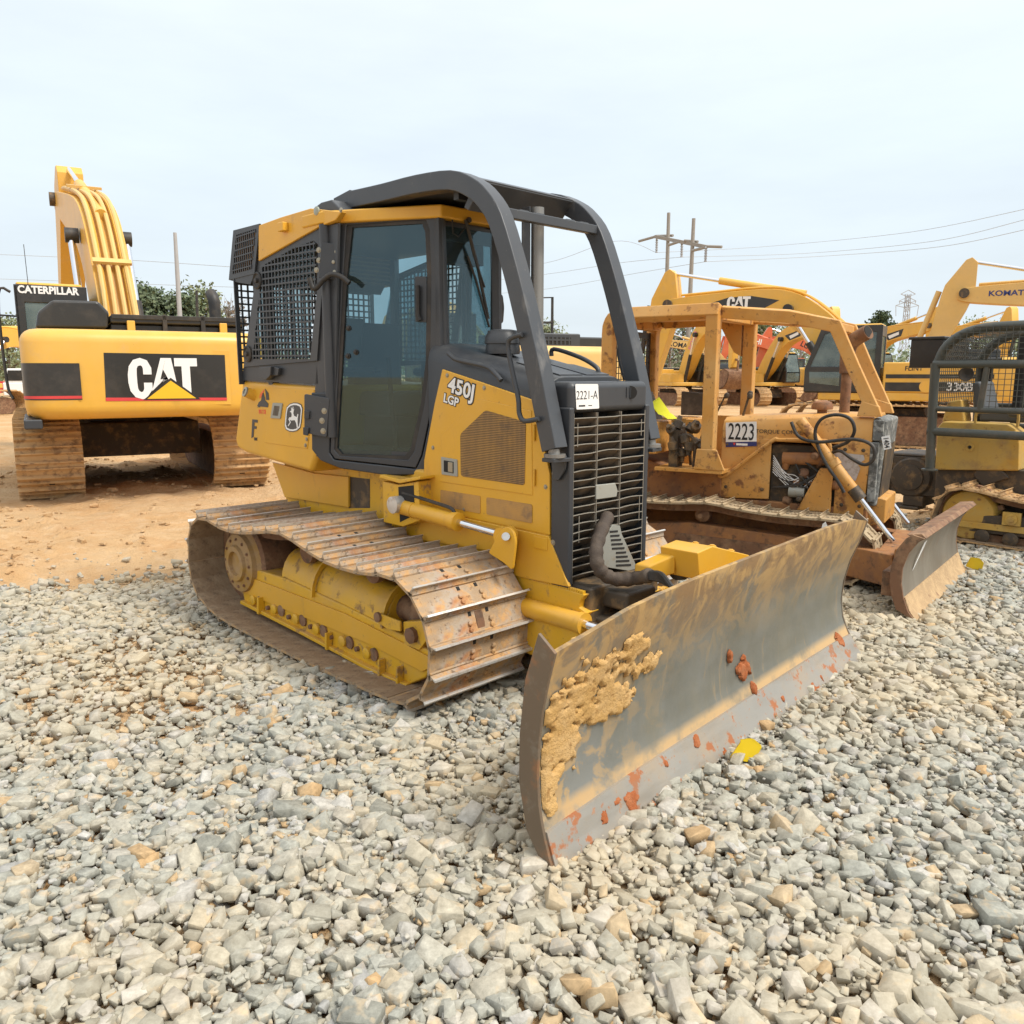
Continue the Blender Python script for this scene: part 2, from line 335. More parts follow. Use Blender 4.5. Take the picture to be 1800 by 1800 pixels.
def glyphs_cat(mb, o, xd, yd, h, mi=0, depth=None, sx=1.0):  # the three heavy letters, drawn as outlines in units of their height
    x, y = V(xd).normalized()*sx, V(yd).normalized(); n = V(xd).normalized().cross(y); d = n*(depth or h*.01)
    def P(q): return [V(o)+x*a*h+y*b*h for a, b in q]
    outer = [(.62, .60), (.62, .76), (.52, .94), (.34, 1), (.16, .95), (.04, .8), (.0, .6), (.0, .4), (.04, .2), (.16, .05), (.34, 0), (.44, .02), (.62, .24), (.62, .40)]
    inner = [(.40, .60), (.40, .74), (.38, .80), (.34, .82), (.27, .80), (.24, .74), (.23, .6), (.23, .4), (.24, .26), (.27, .20), (.32, .17), (.37, .19), (.40, .26), (.40, .40)]
    for i in range(len(outer)-1):
        mb.prism(P([outer[i], outer[i+1], inner[i+1], inner[i]]), d, mi)
    for q in ([(.60, .19), (.88, 1.0), (1.02, 1.0), (.80, .36)], [(1.02, 1.0), (.93, .72), (1.12, .36), (1.31, .19), (1.16, 1.0)], [(.835, .48), (.80, .36), (1.0, .55), (1.05, .48)],
              [(1.24, 1.0), (1.86, 1.0), (1.86, .80), (1.24, .80)], [(1.43, .80), (1.66, .80), (1.66, .0), (1.58, .0), (1.43, .16)]):
        mb.prism(P(q), d, mi)
    return P
# ------------------------------------------------------------------ ground and gravel
def rise(x, y):                                # the yard is level
    return 0.0
def border(x): return 7.55+.34*x if x < 5 else 9.25+.06*(x-5)
def fbm(x, y, s, o=4): return mnoise.fractal(V((x*s, y*s, 3.7)), .9, 2.1, o)
def axis_vals(lo, hi, near, step, far):
    a = list(np.arange(-near, near+1e-6, step)); st = step
    while a[-1] < hi: st *= 1.25; a.append(a[-1]+st)
    st = step
    while a[0] > lo: st *= 1.25; a.insert(0, a[0]-st)
    return a
xs = axis_vals(-1500, 1500, 11, .11, 0); ys = [q+10.5 for q in axis_vals(-200, 2500, 11, .11, 0)]
vs = []
for y in ys:
    for x in xs:
        z = rise(x, y)
        if abs(x) < 16 and -1 < y < 24:
            b = y-border(x)-.25*fbm(x, y, .9)
            k = min(1, max(0, (b+.15)/.5))
            dirt = .045*fbm(x, y, .55, 3)+.045*fbm(x, y, 2.1, 6)-.01
            lump = max(0, fbm(x+31, y, 2.7, 5)-.2)*.10
            z += k*(dirt+lump)-(1-k)*.045
        vs.append((x, y, z))
nx = len(xs); fs = [(j*nx+i, j*nx+i+1, (j+1)*nx+i+1, (j+1)*nx+i) for j in range(len(ys)-1) for i in range(nx-1)]
M['dirt'] = mat('tan_dirt', (.52, .32, .155), .95, var=.10, layers=[
    dict(c=(.58, .41, .235), s=.55, lo=.42, hi=.62, a=.8), dict(c=(.47, .26, .115), s=.9, lo=.52, hi=.68, a=.6), dict(c=(.60, .42, .25), s=6, lo=.5, hi=.64, a=.6),
    dict(c=(.36, .23, .13), s=24, lo=.6, hi=.7, a=.5)], bump=(11, 1.0, .06), spec=.1)
g = MB(); g.add(vs, fs); go = g.build('ground', M['dirt'], sharp=180); go['kind'] = 'structure'
# crushed stone: real angular stones, far too many to count
def hull_stone(k):
    b = bmesh.new(); r = random.Random(k)
    ax = (1, r.uniform(.60, .92), r.uniform(.42, .68))
    for i in range(8):
        d = [(1 if i >> q & 1 else -1)*r.uniform(.48, .92) for q in range(3)]
        b.verts.new([d[q]*ax[q] for q in range(3)])
    for _ in range(r.randint(2, 5)):
        d = V((r.gauss(0, 1), r.gauss(0, 1), r.gauss(0, 1))).normalized()*r.uniform(.95, 1.12); b.verts.new([d[q]*ax[q] for q in range(3)])
    bmesh.ops.convex_hull(b, input=b.verts)
    for v_ in [q for q in b.verts if not q.link_faces]: b.verts.remove(v_)
    bmesh.ops.dissolve_limit(b, angle_limit=R(9), verts=b.verts, edges=b.edges)
    bmesh.ops.bevel(b, geom=list(b.edges), offset=.022, segments=1, affect='EDGES', clamp_overlap=True)
    bmesh.ops.triangulate(b, faces=b.faces); b.verts.index_update()
    o = (np.array([q.co[:] for q in b.verts]), np.array([[v_.index for v_ in f.verts] for f in b.faces])); b.free(); return o
shapes = [hull_stone(k+3) for k in range(16)]
def scatter(cell, dens, smean, ssig, smin, smax, zoff, ymax, ymin=1.15):
    P = []
    y0 = np.arange(ymin, ymax, cell)
    for y in y0:
        hw = .72*y+1.3; x = np.arange(-hw, hw, cell); n = len(x)
        px = x+rng.uniform(-.55, .55, n)*cell; py = y+rng.uniform(-.55, .55, n)*cell
        k = rng.random(n) < dens; P.append(np.stack([px[k], py[k]], 1))
    P = np.concatenate(P); bd = np.where(P[:, 0] < 5, 7.55+.34*P[:, 0], 9.25+.06*(P[:, 0]-5))
    jit = np.array([.25*fbm(a, b, .9)+.10*fbm(a, b, 5) for a, b in P])
    e = bd+jit-P[:, 1]                                   # how far inside the stone bed
    keep = (e > .0) | ((e > -.35) & (rng.random(len(P)) < .22)) | ((e > -1.6) & (rng.random(len(P)) < .022))
    thin = np.array([fbm(a+9, b, .6) for a, b in P])     # worn patches to the left where dirt comes through
    keep &= ~((P[:, 0] < -1.2) & (P[:, 1] > 3.6) & (thin > .10) & (rng.random(len(P)) < .60))
    P = P[keep]; s = np.clip(rng.lognormal(math.log(smean), ssig, len(P)), smin, smax)
    return P, s, zoff+rng.uniform(-.012, .014, len(P))
SC = [scatter(.043, 1.0, .0275, .28, .015, .045, -.028, 13.0), scatter(.050, 1.0, .0315, .36, .014, .064, -.009, 13.0), scatter(.034, .8, .011, .35, .006, .019, -.006, 7.5)]
Vs, Fs, off = [], [], 0
for P, s, z in SC:
    n = len(P); kind = rng.integers(0, len(shapes), n)
    yaw = rng.uniform(0, 2*math.pi, n); tx = rng.normal(0, .26, n); ty = rng.normal(0, .26, n)
    for k, (sv_, sf) in enumerate(shapes):
        I = np.where(kind == k)[0]
        if len(I) == 0: continue
        ca, sa = np.cos(yaw[I]), np.sin(yaw[I]); cx, sx_ = np.cos(tx[I]), np.sin(tx[I]); cy, sy = np.cos(ty[I]), np.sin(ty[I])
        Z0 = np.zeros(len(I)); O1 = np.ones(len(I))
        Rz = np.stack([np.stack([ca, -sa, Z0], 1), np.stack([sa, ca, Z0], 1), np.stack([Z0, Z0, O1], 1)], 1)
        Rx = np.stack([np.stack([O1, Z0, Z0], 1), np.stack([Z0, cx, -sx_], 1), np.stack([Z0, sx_, cx], 1)], 1)
        Ry = np.stack([np.stack([cy, Z0, sy], 1), np.stack([Z0, O1, Z0], 1), np.stack([-sy, Z0, cy], 1)], 1)
        Q = (Rz @ Rx @ Ry) @ (sv_.T[None]*s[I][:, None, None])
        Q = Q.transpose(0, 2, 1)+np.stack([P[I, 0], P[I, 1], z[I]], 1)[:, None, :]
        Vs.append(Q.reshape(-1, 3)); nv = len(sv_)
        Fs.append((sf[None]+(off+np.arange(len(I))*nv)[:, None, None]).reshape(-1, 3)); off += len(I)*nv
Vs = np.concatenate(Vs).astype(np.float32); Fs = np.concatenate(Fs).astype(np.int32)
me = bpy.data.meshes.new('gravel'); me.vertices.add(len(Vs)); me.vertices.foreach_set('co', Vs.ravel())
me.loops.add(len(Fs)*3); me.loops.foreach_set('vertex_index', Fs.ravel()); me.polygons.add(len(Fs))
me.polygons.foreach_set('loop_start', np.arange(0, len(Fs)*3, 3, dtype=np.int32)); me.polygons.foreach_set('loop_total', np.full(len(Fs), 3, np.int32))
me.update(calc_edges=True); me.validate()
def stonemat():
    m = mat('crushed_stone', (.4, .4, .4), .85, spec=.25); t = m.node_tree; n = t.nodes; l = t.links; b = n['Principled BSDF']
    g = n.new('ShaderNodeNewGeometry'); rp = n.new('ShaderNodeValToRGB'); l.new(g.outputs['Random Per Island'], rp.inputs[0])
    rp.color_ramp.interpolation = 'LINEAR'
    el = rp.color_ramp.elements; el[0].position = 0; el[0].color = (.29, .285, .24, 1); el[1].position = 1; el[1].color = (.55, .36, .18, 1)
    for p, c in ((.12, (.38, .375, .32)), (.30, (.455, .45, .385)), (.52, (.49, .46, .38)), (.68, (.52, .47, .36)), (.80, (.42, .41, .38)), (.88, (.58, .555, .50)), (.95, (.50, .43, .31)), (.98, (.55, .39, .22))):
        e = el.new(p); e.color = (*c, 1)
    tc_ = n.new('ShaderNodeTexCoord')
    nz = n.new('ShaderNodeTexNoise'); nz.inputs['Scale'].default_value = 38; nz.inputs['Detail'].default_value = 8; nz.inputs['Roughness'].default_value = .7; l.new(tc_.outputs['Object'], nz.inputs['Vector'])
    mr = n.new('ShaderNodeMapRange'); mr.inputs[1].default_value = .25; mr.inputs[2].default_value = .75; mr.inputs[3].default_value = .46; mr.inputs[4].default_value = 1.08; l.new(nz.outputs['Fac'], mr.inputs[0])
    sc = n.new('ShaderNodeVectorMath'); sc.operation = 'SCALE'; l.new(rp.outputs[0], sc.inputs[0]); l.new(mr.outputs[0], sc.inputs['Scale'])
    # tan dirt tracked over the stones in broad patches
    n2 = n.new('ShaderNodeTexNoise'); n2.inputs['Scale'].default_value = .55; n2.inputs['Detail'].default_value = 7; l.new(tc_.outputs['Object'], n2.inputs['Vector'])
    m2 = n.new('ShaderNodeMapRange'); m2.inputs[1].default_value = .44; m2.inputs[2].default_value = .68; m2.inputs[4].default_value = .62; l.new(n2.outputs['Fac'], m2.inputs[0])
    mx_ = n.new('ShaderNodeMix'); mx_.data_type = 'RGBA'; l.new(m2.outputs[0], mx_.inputs[0]); l.new(sc.outputs[0], mx_.inputs[6]); mx_.inputs[7].default_value = (.54, .43, .27, 1)
    n3 = n.new('ShaderNodeTexNoise'); n3.inputs['Scale'].default_value = 17; n3.inputs['Detail'].default_value = 5; l.new(tc_.outputs['Object'], n3.inputs['Vector'])
    m3 = n.new('ShaderNodeMapRange'); m3.inputs[1].default_value = .58; m3.inputs[2].default_value = .72; m3.inputs[4].default_value = .6; l.new(n3.outputs['Fac'], m3.inputs[0])
    mx3 = n.new('ShaderNodeMix'); mx3.data_type = 'RGBA'; l.new(m3.outputs[0], mx3.inputs[0]); l.new(mx_.outputs[2], mx3.inputs[6]); mx3.inputs[7].default_value = (.58, .42, .24, 1)
    l.new(mx3.outputs[2], b.inputs['Base Color'])
    bp = n.new('ShaderNodeBump'); bp.inputs['Strength'].default_value = .35; bp.inputs['Distance'].default_value = .006; l.new(nz.outputs['Fac'], bp.inputs['Height']); l.new(bp.outputs[0], b.inputs['Normal'])
    return m
me.materials.append(stonemat()); gv = bpy.data.objects.new('gravel', me); C.objects.link(gv); gv['kind'] = 'stuff'
# loose clods on the dirt behind the stone bed
P = np.stack([rng.uniform(-11, 12, 16000), rng.uniform(5.0, 17, 16000)], 1)
keep = np.array([(b > border(a)+.1) and (max(0, fbm(a+31, b, 2.7, 5)-.05)*2.4+.02 > rng.random()) for a, b in P]); P = P[keep]
cl = MB()
for a, b in P:
    sv_, sf = shapes[int(rng.integers(0, len(shapes)))]; s_ = float(np.clip(rng.lognormal(math.log(.022), .5), .008, .075)); yw = float(rng.uniform(0, 6.28)); c_, q_ = math.cos(yw), math.sin(yw); zz = .02+.045*fbm(a, b, .55, 3)+.045*fbm(a, b, 2.1, 6)+max(0, fbm(a+31, b, 2.7, 5)-.2)*.1-.02
    cl.add([(a+s_*(x*c_-y*q_), b+s_*(x*q_+y*c_), zz+s_*z*.7) for x, y, z in sv_], [tuple(f) for f in sf])
co_ = cl.build('dirt_clods', M['dirt'], flat=True); co_['kind'] = 'stuff'
# ------------------------------------------------------------------ trees
def leaves(mb, centres, n, spread, size, rr):
    for _ in range(n):
        c = rr.choice(centres); d = V((rr.gauss(0, 1), rr.gauss(0, 1), rr.gauss(0, .8)))*spread*.5
        p = c+d; a = V((rr.gauss(0, 1), rr.gauss(0, 1), rr.gauss(0, 1))).normalized(); b = a.orthogonal().normalized(); b = (b+a.cross(b)*rr.uniform(-1, 1)).normalized()
        s1, s2 = size*rr.uniform(.6, 1.3), size*rr.uniform(.4, .9)
        mb.add([p+a*s1, p+b*s2, p-a*s1, p-b*s2], [(0, 1, 2, 3)])
def tree(name, h, wd, kind, seed, base=.3, nleaf=1500):
    rr = random.Random(seed); t = empty(name)
    tr = MB(); lean = rr.uniform(-.03, .03)*h; tr.tube([(0, 0, -.3), (lean*.4, 0, h*.4), (lean, 0, h*.93)], [h*.028, h*.02, h*.005], 7)
    cs = []
    for i in range(24 if kind != 'twig' else 30):
        f = base+(1-base)*rr.random()**.9; env = math.sin(math.pi*min(1, max(.05, (f-base)/(1-base)*.86+.14)))**.7
        a = rr.uniform(0, 2*math.pi); d = wd*env*rr.uniform(.25, 1.0)
        c = V((lean*f+d*math.cos(a), d*math.sin(a), h*f)); cs.append(c)
        q = V((lean*f*.8, 0, h*max(base*.7, f-.12))); tr.tube([q, (q+c)/2+V((0, 0, .05*h)), c], [h*.008, h*.005, h*.002], 4)
        if kind == 'twig':
            for _ in range(5):
                tr.tube([c*.8+q*.2, c+V((rr.gauss(0, 1), rr.gauss(0, 1), rr.gauss(.5, .8)))*.09*h], [h*.003, h*.0012], 3)
    tr.build('trunk', M['bark'] if kind != 'twig' else M['twig'], t, sharp=180)
    lf = MB(); leaves(lf, cs, nleaf, wd*.42, h*.021, rr); lf.build('crown', M[kind], t, flat=True)
    return t
T = []
spec_ = [('pine_tree', 9.5, 2.3, 'pine', 1, .34), ('pine_tree', 10.5, 2.0, 'pine', 2, .45), ('leafy_tree', 7.5, 2.9, 'spring', 3, .2), ('leafy_tree', 8.5, 3.2, 'spring', 4, .25), ('bare_tree', 7.5, 2.6, 'twig', 5, .25)]
protos = [tree(a, b, c, d, e, f, 2600 if d == 'pine' else 2200 if d == 'spring' else 260) for a, b, c, d, e, f in spec_]
used = set()
tl = [  # px of trunk, px of top, distance, kind, label
 (248, 512, 78, 0, 'dark pine tallest in the clump behind the black hood of the left excavator'),
 (268, 520, 80, 1, 'slim pine just left of the grey concrete pole'),
 (286, 530, 82, 3, 'pale green leafy tree at the foot of the grey concrete pole'),
 (328, 524, 80, 0, 'dark pine right of the grey concrete pole'),
 (342, 521, 84, 2, 'round leafy tree beside the thin black post on the left'),
 (362, 540, 83, 3, 'small leafy tree between the black post and the raised black exhaust stack'),
 (398, 538, 70, 4, 'bare twiggy tree between the black exhaust stack and the cab of the big dozer'),
 (8, 570, 60, 2, 'low leafy tree at the far left edge behind the mirror of the excavator'),
 (968, 577, 85, 2, 'small leafy tree seen behind the black handrail of the parked excavator'),
 (1180, 566, 78, 4, 'bare twiggy tree seen through the orange roll frame left of its middle post'),
 (1202, 564, 82, 3, 'leafy tree seen through the orange roll frame beside the bare one'),
 (1290, 556, 76, 4, 'bare grey tree seen right of the hydraulic stick in the orange roll frame'),
 (1330, 567, 84, 2, 'round pale green tree behind the orange red booms'),
 (1352, 571, 88, 0, 'dark pine among the pale trees behind the orange red booms'),
 (1385, 572, 84, 3, 'leafy tree behind the sweep bar of the orange roll frame'),
 (1410, 576, 80, 4, 'bare tree right under the sweep bar of the orange roll frame'),
 (1553, 556, 95, 1, 'lone dark round topped pine left of the steel lattice pylon'),
 (1720, 573, 90, 2, 'pale leafy tree behind the tall blade shaped boom stick on the right'),
 (1760, 570, 92, 3, 'leafy tree showing over the wire cage at the right edge'),
]
for px, py, d, k, lab in tl:
    top = world_at(px, py, d); z0 = rise(0, d)
    o = protos[k] if k not in used else copy_tree(protos[k]); used.add(k)
    o.location = (top.x, d, z0-.1); sc_ = (top.z-z0)/(spec_[k][1]*.97); o.scale = (sc_*1.05, sc_*1.05, sc_); o.rotation_euler = (0, 0, random.uniform(0, 6.28))
    tag(o, lab, 'tree', 'trees beyond the yard')
wd_ = MB(); rr = random.Random(5); cs = []
for i in range(1500):
    a = R(rr.uniform(-44, 44)); d = rr.uniform(92, 118); x, y = d*math.sin(a), d*math.cos(a)
    hh = 4.2+2.2*fbm(x, 7, .06, 3)+rr.uniform(-.5, .5); cs.append(V((x, y, max(.4, hh)*rr.random()**.6)))
leaves(wd_, cs, 32000, 1.9, .28, rr); wo_ = wd_.build('distant_wood', M['spring'], flat=True); wo_['kind'] = 'stuff'
# ------------------------------------------------------------------ poles and power lines
def pole(name, p0, px1, py1, r0, r1, m, label, cat, dist):
    a = world_at(*p0, dist); b = world_at(px1, py1, dist); mb = MB(); base = V((a.x+(a.x-b.x)*(a.z-rise(0, dist))/(b.z-a.z), dist, rise(0, dist)-.3))
    mb.tube([base-V((a.x, dist, 0)), a*.5+b*.5-V((a.x, dist, 0)), b-V((a.x, dist, 0))], [r0, (r0+r1)/2, r1], 12)
    o = mb.build(name, m, loc=(a.x, dist, 0)); tag(o, label, cat); return o
pole('utility_pole', (316, 553), 307.5, 409, .19, .12, M['concrete'], 'leaning grey concrete pole standing behind the excavator on the left', 'pole', 62)
pole('steel_post', (347, 555), 345.5, 511, .07, .06, M['black'], 'thin black post right of the grey concrete pole', 'post', 40)
H = empty('transmission_pole', (world_at(1195, 500, 82).x, 82, 0))
def hl(px, py, d=82): return world_at(px, py, d)-H.location
def post(px0, py0, px1, py1, d):
    a, b = hl(px0, py0, d), hl(px1, py1, d); k = (a.z+.3)/(b.z-a.z); mb = MB(); mb.tube([a-(b-a)*k, b], [.27, .17], 10); return mb
post(1172, 500, 1175.5, 374, 84).build('pole', M['wood'], H); post(1214, 500, 1219.5, 384, 80).build('pole', M['wood'], H)
cb = MB(); A, B = hl(1152, 416, 86), hl(1242, 434, 78); cb.sweep([A, B], [(-.12, -.16), (.12, -.16), (.12, .16), (-.12, .16)]); cb.build('crossarm', M['wood'], H)
for a, b in (((1123, 424, 88), (1155, 415, 86)), ((1153, 415, 86), (1183, 414, 84)), ((1175, 431, 83), (1196, 424, 82)), ((1203, 423, 81), (1227, 425, 80)), ((1216, 441, 79.5), (1243, 434, 78)), ((1243, 433, 78), (1269, 434, 77))):
    mb = MB(); mb.tube([hl(*a), hl(*b)], .13, 6); mb.build('brace_arm', M['wood'], H)
for px, y0, y1, d in ((1154, 418, 444, 86), (1198, 428, 452, 82), (1240, 436, 460, 78)):
    mb = MB(); mb.lathe(hl(px, y1, d), (0, 0, 1), [(.03, 0)]+[(q, h*1.42/6+.05*(q < .1)) for h in range(6) for q in (.06, .15)]+[(.03, 1.45)], 8); mb.build('insulator', M['concrete'], H)
tag(H, 'twin pole wooden power line structure with a level crossarm', 'power pole')
def wire(pts, label, r=.022, sag=0):
    p = [world_at(*q) for q in pts]; c = p[0]; mb = MB(); mb.tube(smooth_path([q-c for q in p], 8), r, 5); o = mb.build('power_line', M['wireblk'], loc=c)
    tag(o, label, 'power line', 'overhead power lines'); return o
wire([(1154, 444, 86), (1350, 433, 95), (1600, 408, 88), (1810, 366, 70)], 'topmost of the wires running right from the twin pole to the frame edge')
wire([(1198, 452, 82), (1420, 445, 90), (1640, 424, 82), (1810, 384, 66)], 'middle of the wires running right from the twin pole')
wire([(1240, 460, 78), (1450, 450, 85), (1650, 434, 78), (1810, 402, 62)], 'lowest of the wires running right from the twin pole')
wire([(1154, 444, 86), (1080, 424, 90), (960, 462, 105), (820, 480, 130)], 'topmost of the wires running left from the twin pole behind the dozer cage')
wire([(1198, 452, 82), (1090, 462, 95), (960, 482, 110), (820, 498, 135)], 'second wire running left from the twin pole behind the dozer cage')
wire([(1240, 460, 78), (1120, 480, 95), (960, 508, 115), (820, 520, 135)], 'lowest of the wires running left from the twin pole')
wire([(-10, 447, 120), (110, 452, 110), (240, 458, 100), (420, 470, 95)], 'higher of the two wires crossing behind the raised boom of the left excavator', .03)
wire([(-10, 490, 130), (110, 494, 120), (240, 499, 110), (420, 505, 105)], 'lower of the two wires crossing behind the raised boom of the left excavator', .03)
Py = empty('lattice_pylon', (world_at(1593, 560, 260).x, 260, 0)); mb = MB()
def pl(px, py, dd=0): return world_at(px, py, 260+dd)-Py.location
hz = pl(1593, 517).z
for sx in (-1, 1):
    for sy in (-1, 1):
        mb.tube([(sx*1.5, sy*1.5, -.5), (sx*.7, sy*.7, hz*.66), (sx*.55, sy*.55, hz)], .10, 4)
for k in range(9):
    z0, z1 = hz*k/9, hz*(k+1)/9; r0 = 1.5-.8*min(1, z0/(hz*.66)); r1 = 1.5-.8*min(1, z1/(hz*.66))
    for sy in (-1, 1):
        mb.tube([(-r0, sy*r0, z0), (r1, sy*r1, z1)], .08, 4); mb.tube([(r0, sy*r0, z0), (-r1, sy*r1, z1)], .08, 4)
        mb.tube([(sy*r0, -r0, z0), (sy*r1, r1, z1)], .08, 4)
mb.build('tower', M['concrete'], Py)
for yy, hw_, dr in ((517, 2.8, 0), (529, 3.2, 1), (537, 4.4, 4)):
    z = pl(1593, yy).z; mb = MB(); mb.tube([(-hw_*.8, 0, z), (0, 0, z+1.2), (hw_*.8, 0, z)], .12, 4); mb.tube([(-hw_*.8, 0, z), (0, 0, z-.8), (hw_*.8, 0, z)], .12, 4)
    if dr:
        for sx in (-1, 1): mb.tube([(sx*hw_*.8, 0, z), (sx*hw_*.74, 0, z-dr*.8)], .1, 4)
    mb.build('crossarm', M['concrete'], Py)
tag(Py, 'far steel lattice pylon with stacked crossarms', 'pylon')
# ------------------------------------------------------------------ the big yellow dozer in front
FD = Frame(.177, 4.702, R(-45)); D, PL = FD.D, FD.P
dz = empty('bulldozer', (.177, 4.702, 0), R(-45))
tag(dz, 'big yellow bulldozer with closed charcoal cab and screens standing on the gravel in front', 'bulldozer')
def dd(lst, **k): return [D(*p, **k) for p in lst]
IN = lambda d: V((0, d, 0))
VS = -.33
def bolts(pts, nrm, name, parent, r=.014, m='zinc', h=.008):
    for p in pts:
        mb = MB(); mb.lathe(V(p)-V(nrm)*.002, nrm, [(r*1.25, 0), (r*1.25, h*.3), (r*.8, h*.35), (r*.8, h*.9), (r*.5, h)], 8); mb.build(name, M[m], parent)
# hull
mb = MB(); mb.bb((-2.35, -.33, .34), (.36, .33, 1.12)); hull = mb.build('hull', M['yellow_low'], dz, .02)
mb = MB(); mb.prism(dd([(478, 812), (552, 832), (612, 838), (612, 892), (500, 874)], v=-.352), IN(.02)); mb.build('side_plate', M['yellow'], hull, .005)
mb = MB(); mb.prism(dd([(613, 838), (650, 842), (650, 893), (613, 893)], v=-.332), IN(.004)); mb.build('recess_shade', M['grease'], hull)  # shade inside the hull recess, painted as a flat plate in greasy iron colour
mb = MB(); mb.prism(dd([(745, 895), (964, 943), (1000, 1032), (900, 1012), (856, 968), (730, 948)], v=-.345), IN(.02)); mb.build('side_plate', M['yellow'], hull, .004)
mb = MB(); mb.prism(dd([(938, 942), (962, 947), (962, 968), (938, 963)], v=-.349), IN(.006)); mb.build('cover_plate', M['yellow'], hull, .002)
mb = MB(); mb.bb((.36, -.30, .38), (.62, .30, .62)); mb.bb((.5, -.26, .34), (.95, .26, .46)); mb.bb((.45, -.2, .5), (.78, .05, .60)); mb.build('front_crossmember', M['grease'], hull, .02)
# hood
mb = MB()
def hsec(u, zt, hw, zs=.95):
    c = [(-hw, zs), (-hw, zt-.11), (-hw+.012, zt-.06), (-hw+.04, zt-.022), (-hw+.09, zt-.004), (-hw+.14, zt)]
    return [(u, y, z) for y, z in c]+[(u, -y, z) for y, z in c[::-1]]
mb.loft([hsec(-.66, 1.885, .30), hsec(-.47, 1.852, .325), (hsec(-.1, 1.775, .325)), hsec(.33, 1.682, .325)])
hood = mb.build('hood', M['dark'], dz, .006)
mb = MB()
for v0, v1, u0, u1 in ((-.2, -.01, -.02, .3), (.02, .22, -.02, .3)):
    z = lambda u: 1.775-(u+.1)*.2163
    mb.prism([(u0, v0, z(u0)), (u1, v0, z(u1)), (u1, v1, z(u1)), (u0+.06, v1, z(u0+.06))], (0, 0, .006))
mb.build('hood_lid', M['dark'], hood, .003)
side = dd([(777, 649), (849, 673), (939, 704), (966, 833), (966, 941), (745, 894), (745, 810), (763, 712)], v=-.335)
mb = MB(); mb.prism(side, IN(.02)); hs = mb.build('hood_side_panel', M['yellow'], dz, .005)
# far side cover, mirrored
mb = MB(); mb.prism([(p.x, .315, p.z) for p in side], IN(.02)); mb.build('hood_side_panel', M['yellow'], dz, .005)
door_ = dd([(840, 701), (848, 702), (934, 722), (936, 871), (773.8, 847), (775, 765)], v=-.339)
mb = MB(); mb.prism(door_, IN(.01)); sd_ = mb.build('engine_door', M['yellow'], dz, .004)
mb = MB(); mb.prism(rnd(dd([(853, 721), (924, 742), (922, 853), (810, 837), (809, 763)], v=-.3415), .02), IN(.006)); mb.build('vent_panel', M['vent'], sd_)
for q in ([(774, 861), (844, 872), (844, 903), (774, 889)], [(855, 874), (935, 887), (935, 920), (855, 904)]):
    mb = MB(); mb.prism(rnd(dd(q, v=-.3385), .012), IN(.006)); mb.build('vent_panel', M['vent'], hs)
mb = MB(); mb.prism(rnd(dd([(775, 803), (803, 808), (804, 838), (776, 834)], v=-.345), .006), IN(.01)); lt = mb.build('door_latch', M['galv'], sd_, .002)
mb = MB(); mb.prism(dd([(780, 809), (797, 812), (797, 832), (780, 829)], v=-.3465), IN(.004)); mb.build('latch_recess', M['void'], lt)
mb = MB(); mb.prism(dd([(787, 812), (795, 813), (795, 831), (787, 829)], v=-.352), IN(.01)); mb.build('latch_paddle', M['zinc'], lt, .002)
for y0, y1 in ((746, 775), (825, 854)):
    mb = MB(); a, b = D(939, y0, v=-.343), D(938.5, y1, v=-.343); mb.cyl(a, b, .007, 10); mb.build('door_hinge', M['yellow'], sd_)
bolts(dd([(786, 660), (851, 682), (761, 787), (959, 856), (816, 895)], v=-.336), (0, -1, 0), 'bolt', hs, .011)
sl = (D(870, 678, v=VS)-D(790, 652, v=VS)).normalized(); upv = V((sl.z*-1, 0, sl.x)); upv = V((-sl.z, 0, sl.x))
for nm, body, px, py, size, b in (('lettering', '450J', 811, 684, .118, .005), ('lettering', 'LGP', 793, 704, .07, .003)):
    p = D(px, py, v=-.3362); o1 = text(nm, body, size, p, sl, upv, M['ink'], hs, b*2.0, sx=1.1); o2 = text(nm, body, size, p+V((0, -.0015, 0)), sl, upv, M['white'], hs, b*.6, sx=1.1)
# nose
mb = MB(); mb.bb((.335, -.325, 1.50), (.492, .325, 1.658)); nose = mb.build('nose_cowl', M['dark'], dz, .035, 4)
for s_ in (-1, 1):
    mb = MB(); mb.bb((.372, s_*.30, .60), (.498, s_*.338, 1.53)); pp = mb.build('grille_post', M['dark'], dz, .01)
    if s_ < 0: bolts(dd([(974, 832), (972, 954), (972, 1000)], v=-.338), (0, -1, 0), 'bolt', pp, .013)
mb = MB(); mb.cyl(D(1108, 690, u=.490), D(1108, 690, u=.494), .036, 20); hn = mb.build('horn_opening', M['void'], nose)
mb = MB()
for k in (-1, 0, 1): p = D(1108+k*6, 690, u=.4945); mb.box(p, (.004, .006, .055))
mb.build('horn_bar', M['dark'], hn)
stk = rnd(dd([(1011, 675), (1051, 675), (1053, 718), (1013, 720)], u=.4935), .008); mb = MB(); mb.prism(stk, (.0015, 0, 0)); st_ = mb.build('lot_sticker', M['white'], nose)
cq = D(1032, 695, u=.4955); text('lettering', '2221-A', .062, cq, (0, 1, 0), (0, 0, 1), M['ink'], st_, -.0008, sx=.92); mb = MB()
p = D(1032, 713, u=.4952); mb.box(p+V((0, -.04, 0)), (.001, .05, .008)); mb.box(p+V((0, .025, 0)), (.001, .03, .004)); mb.build('print', M['ink'], st_)
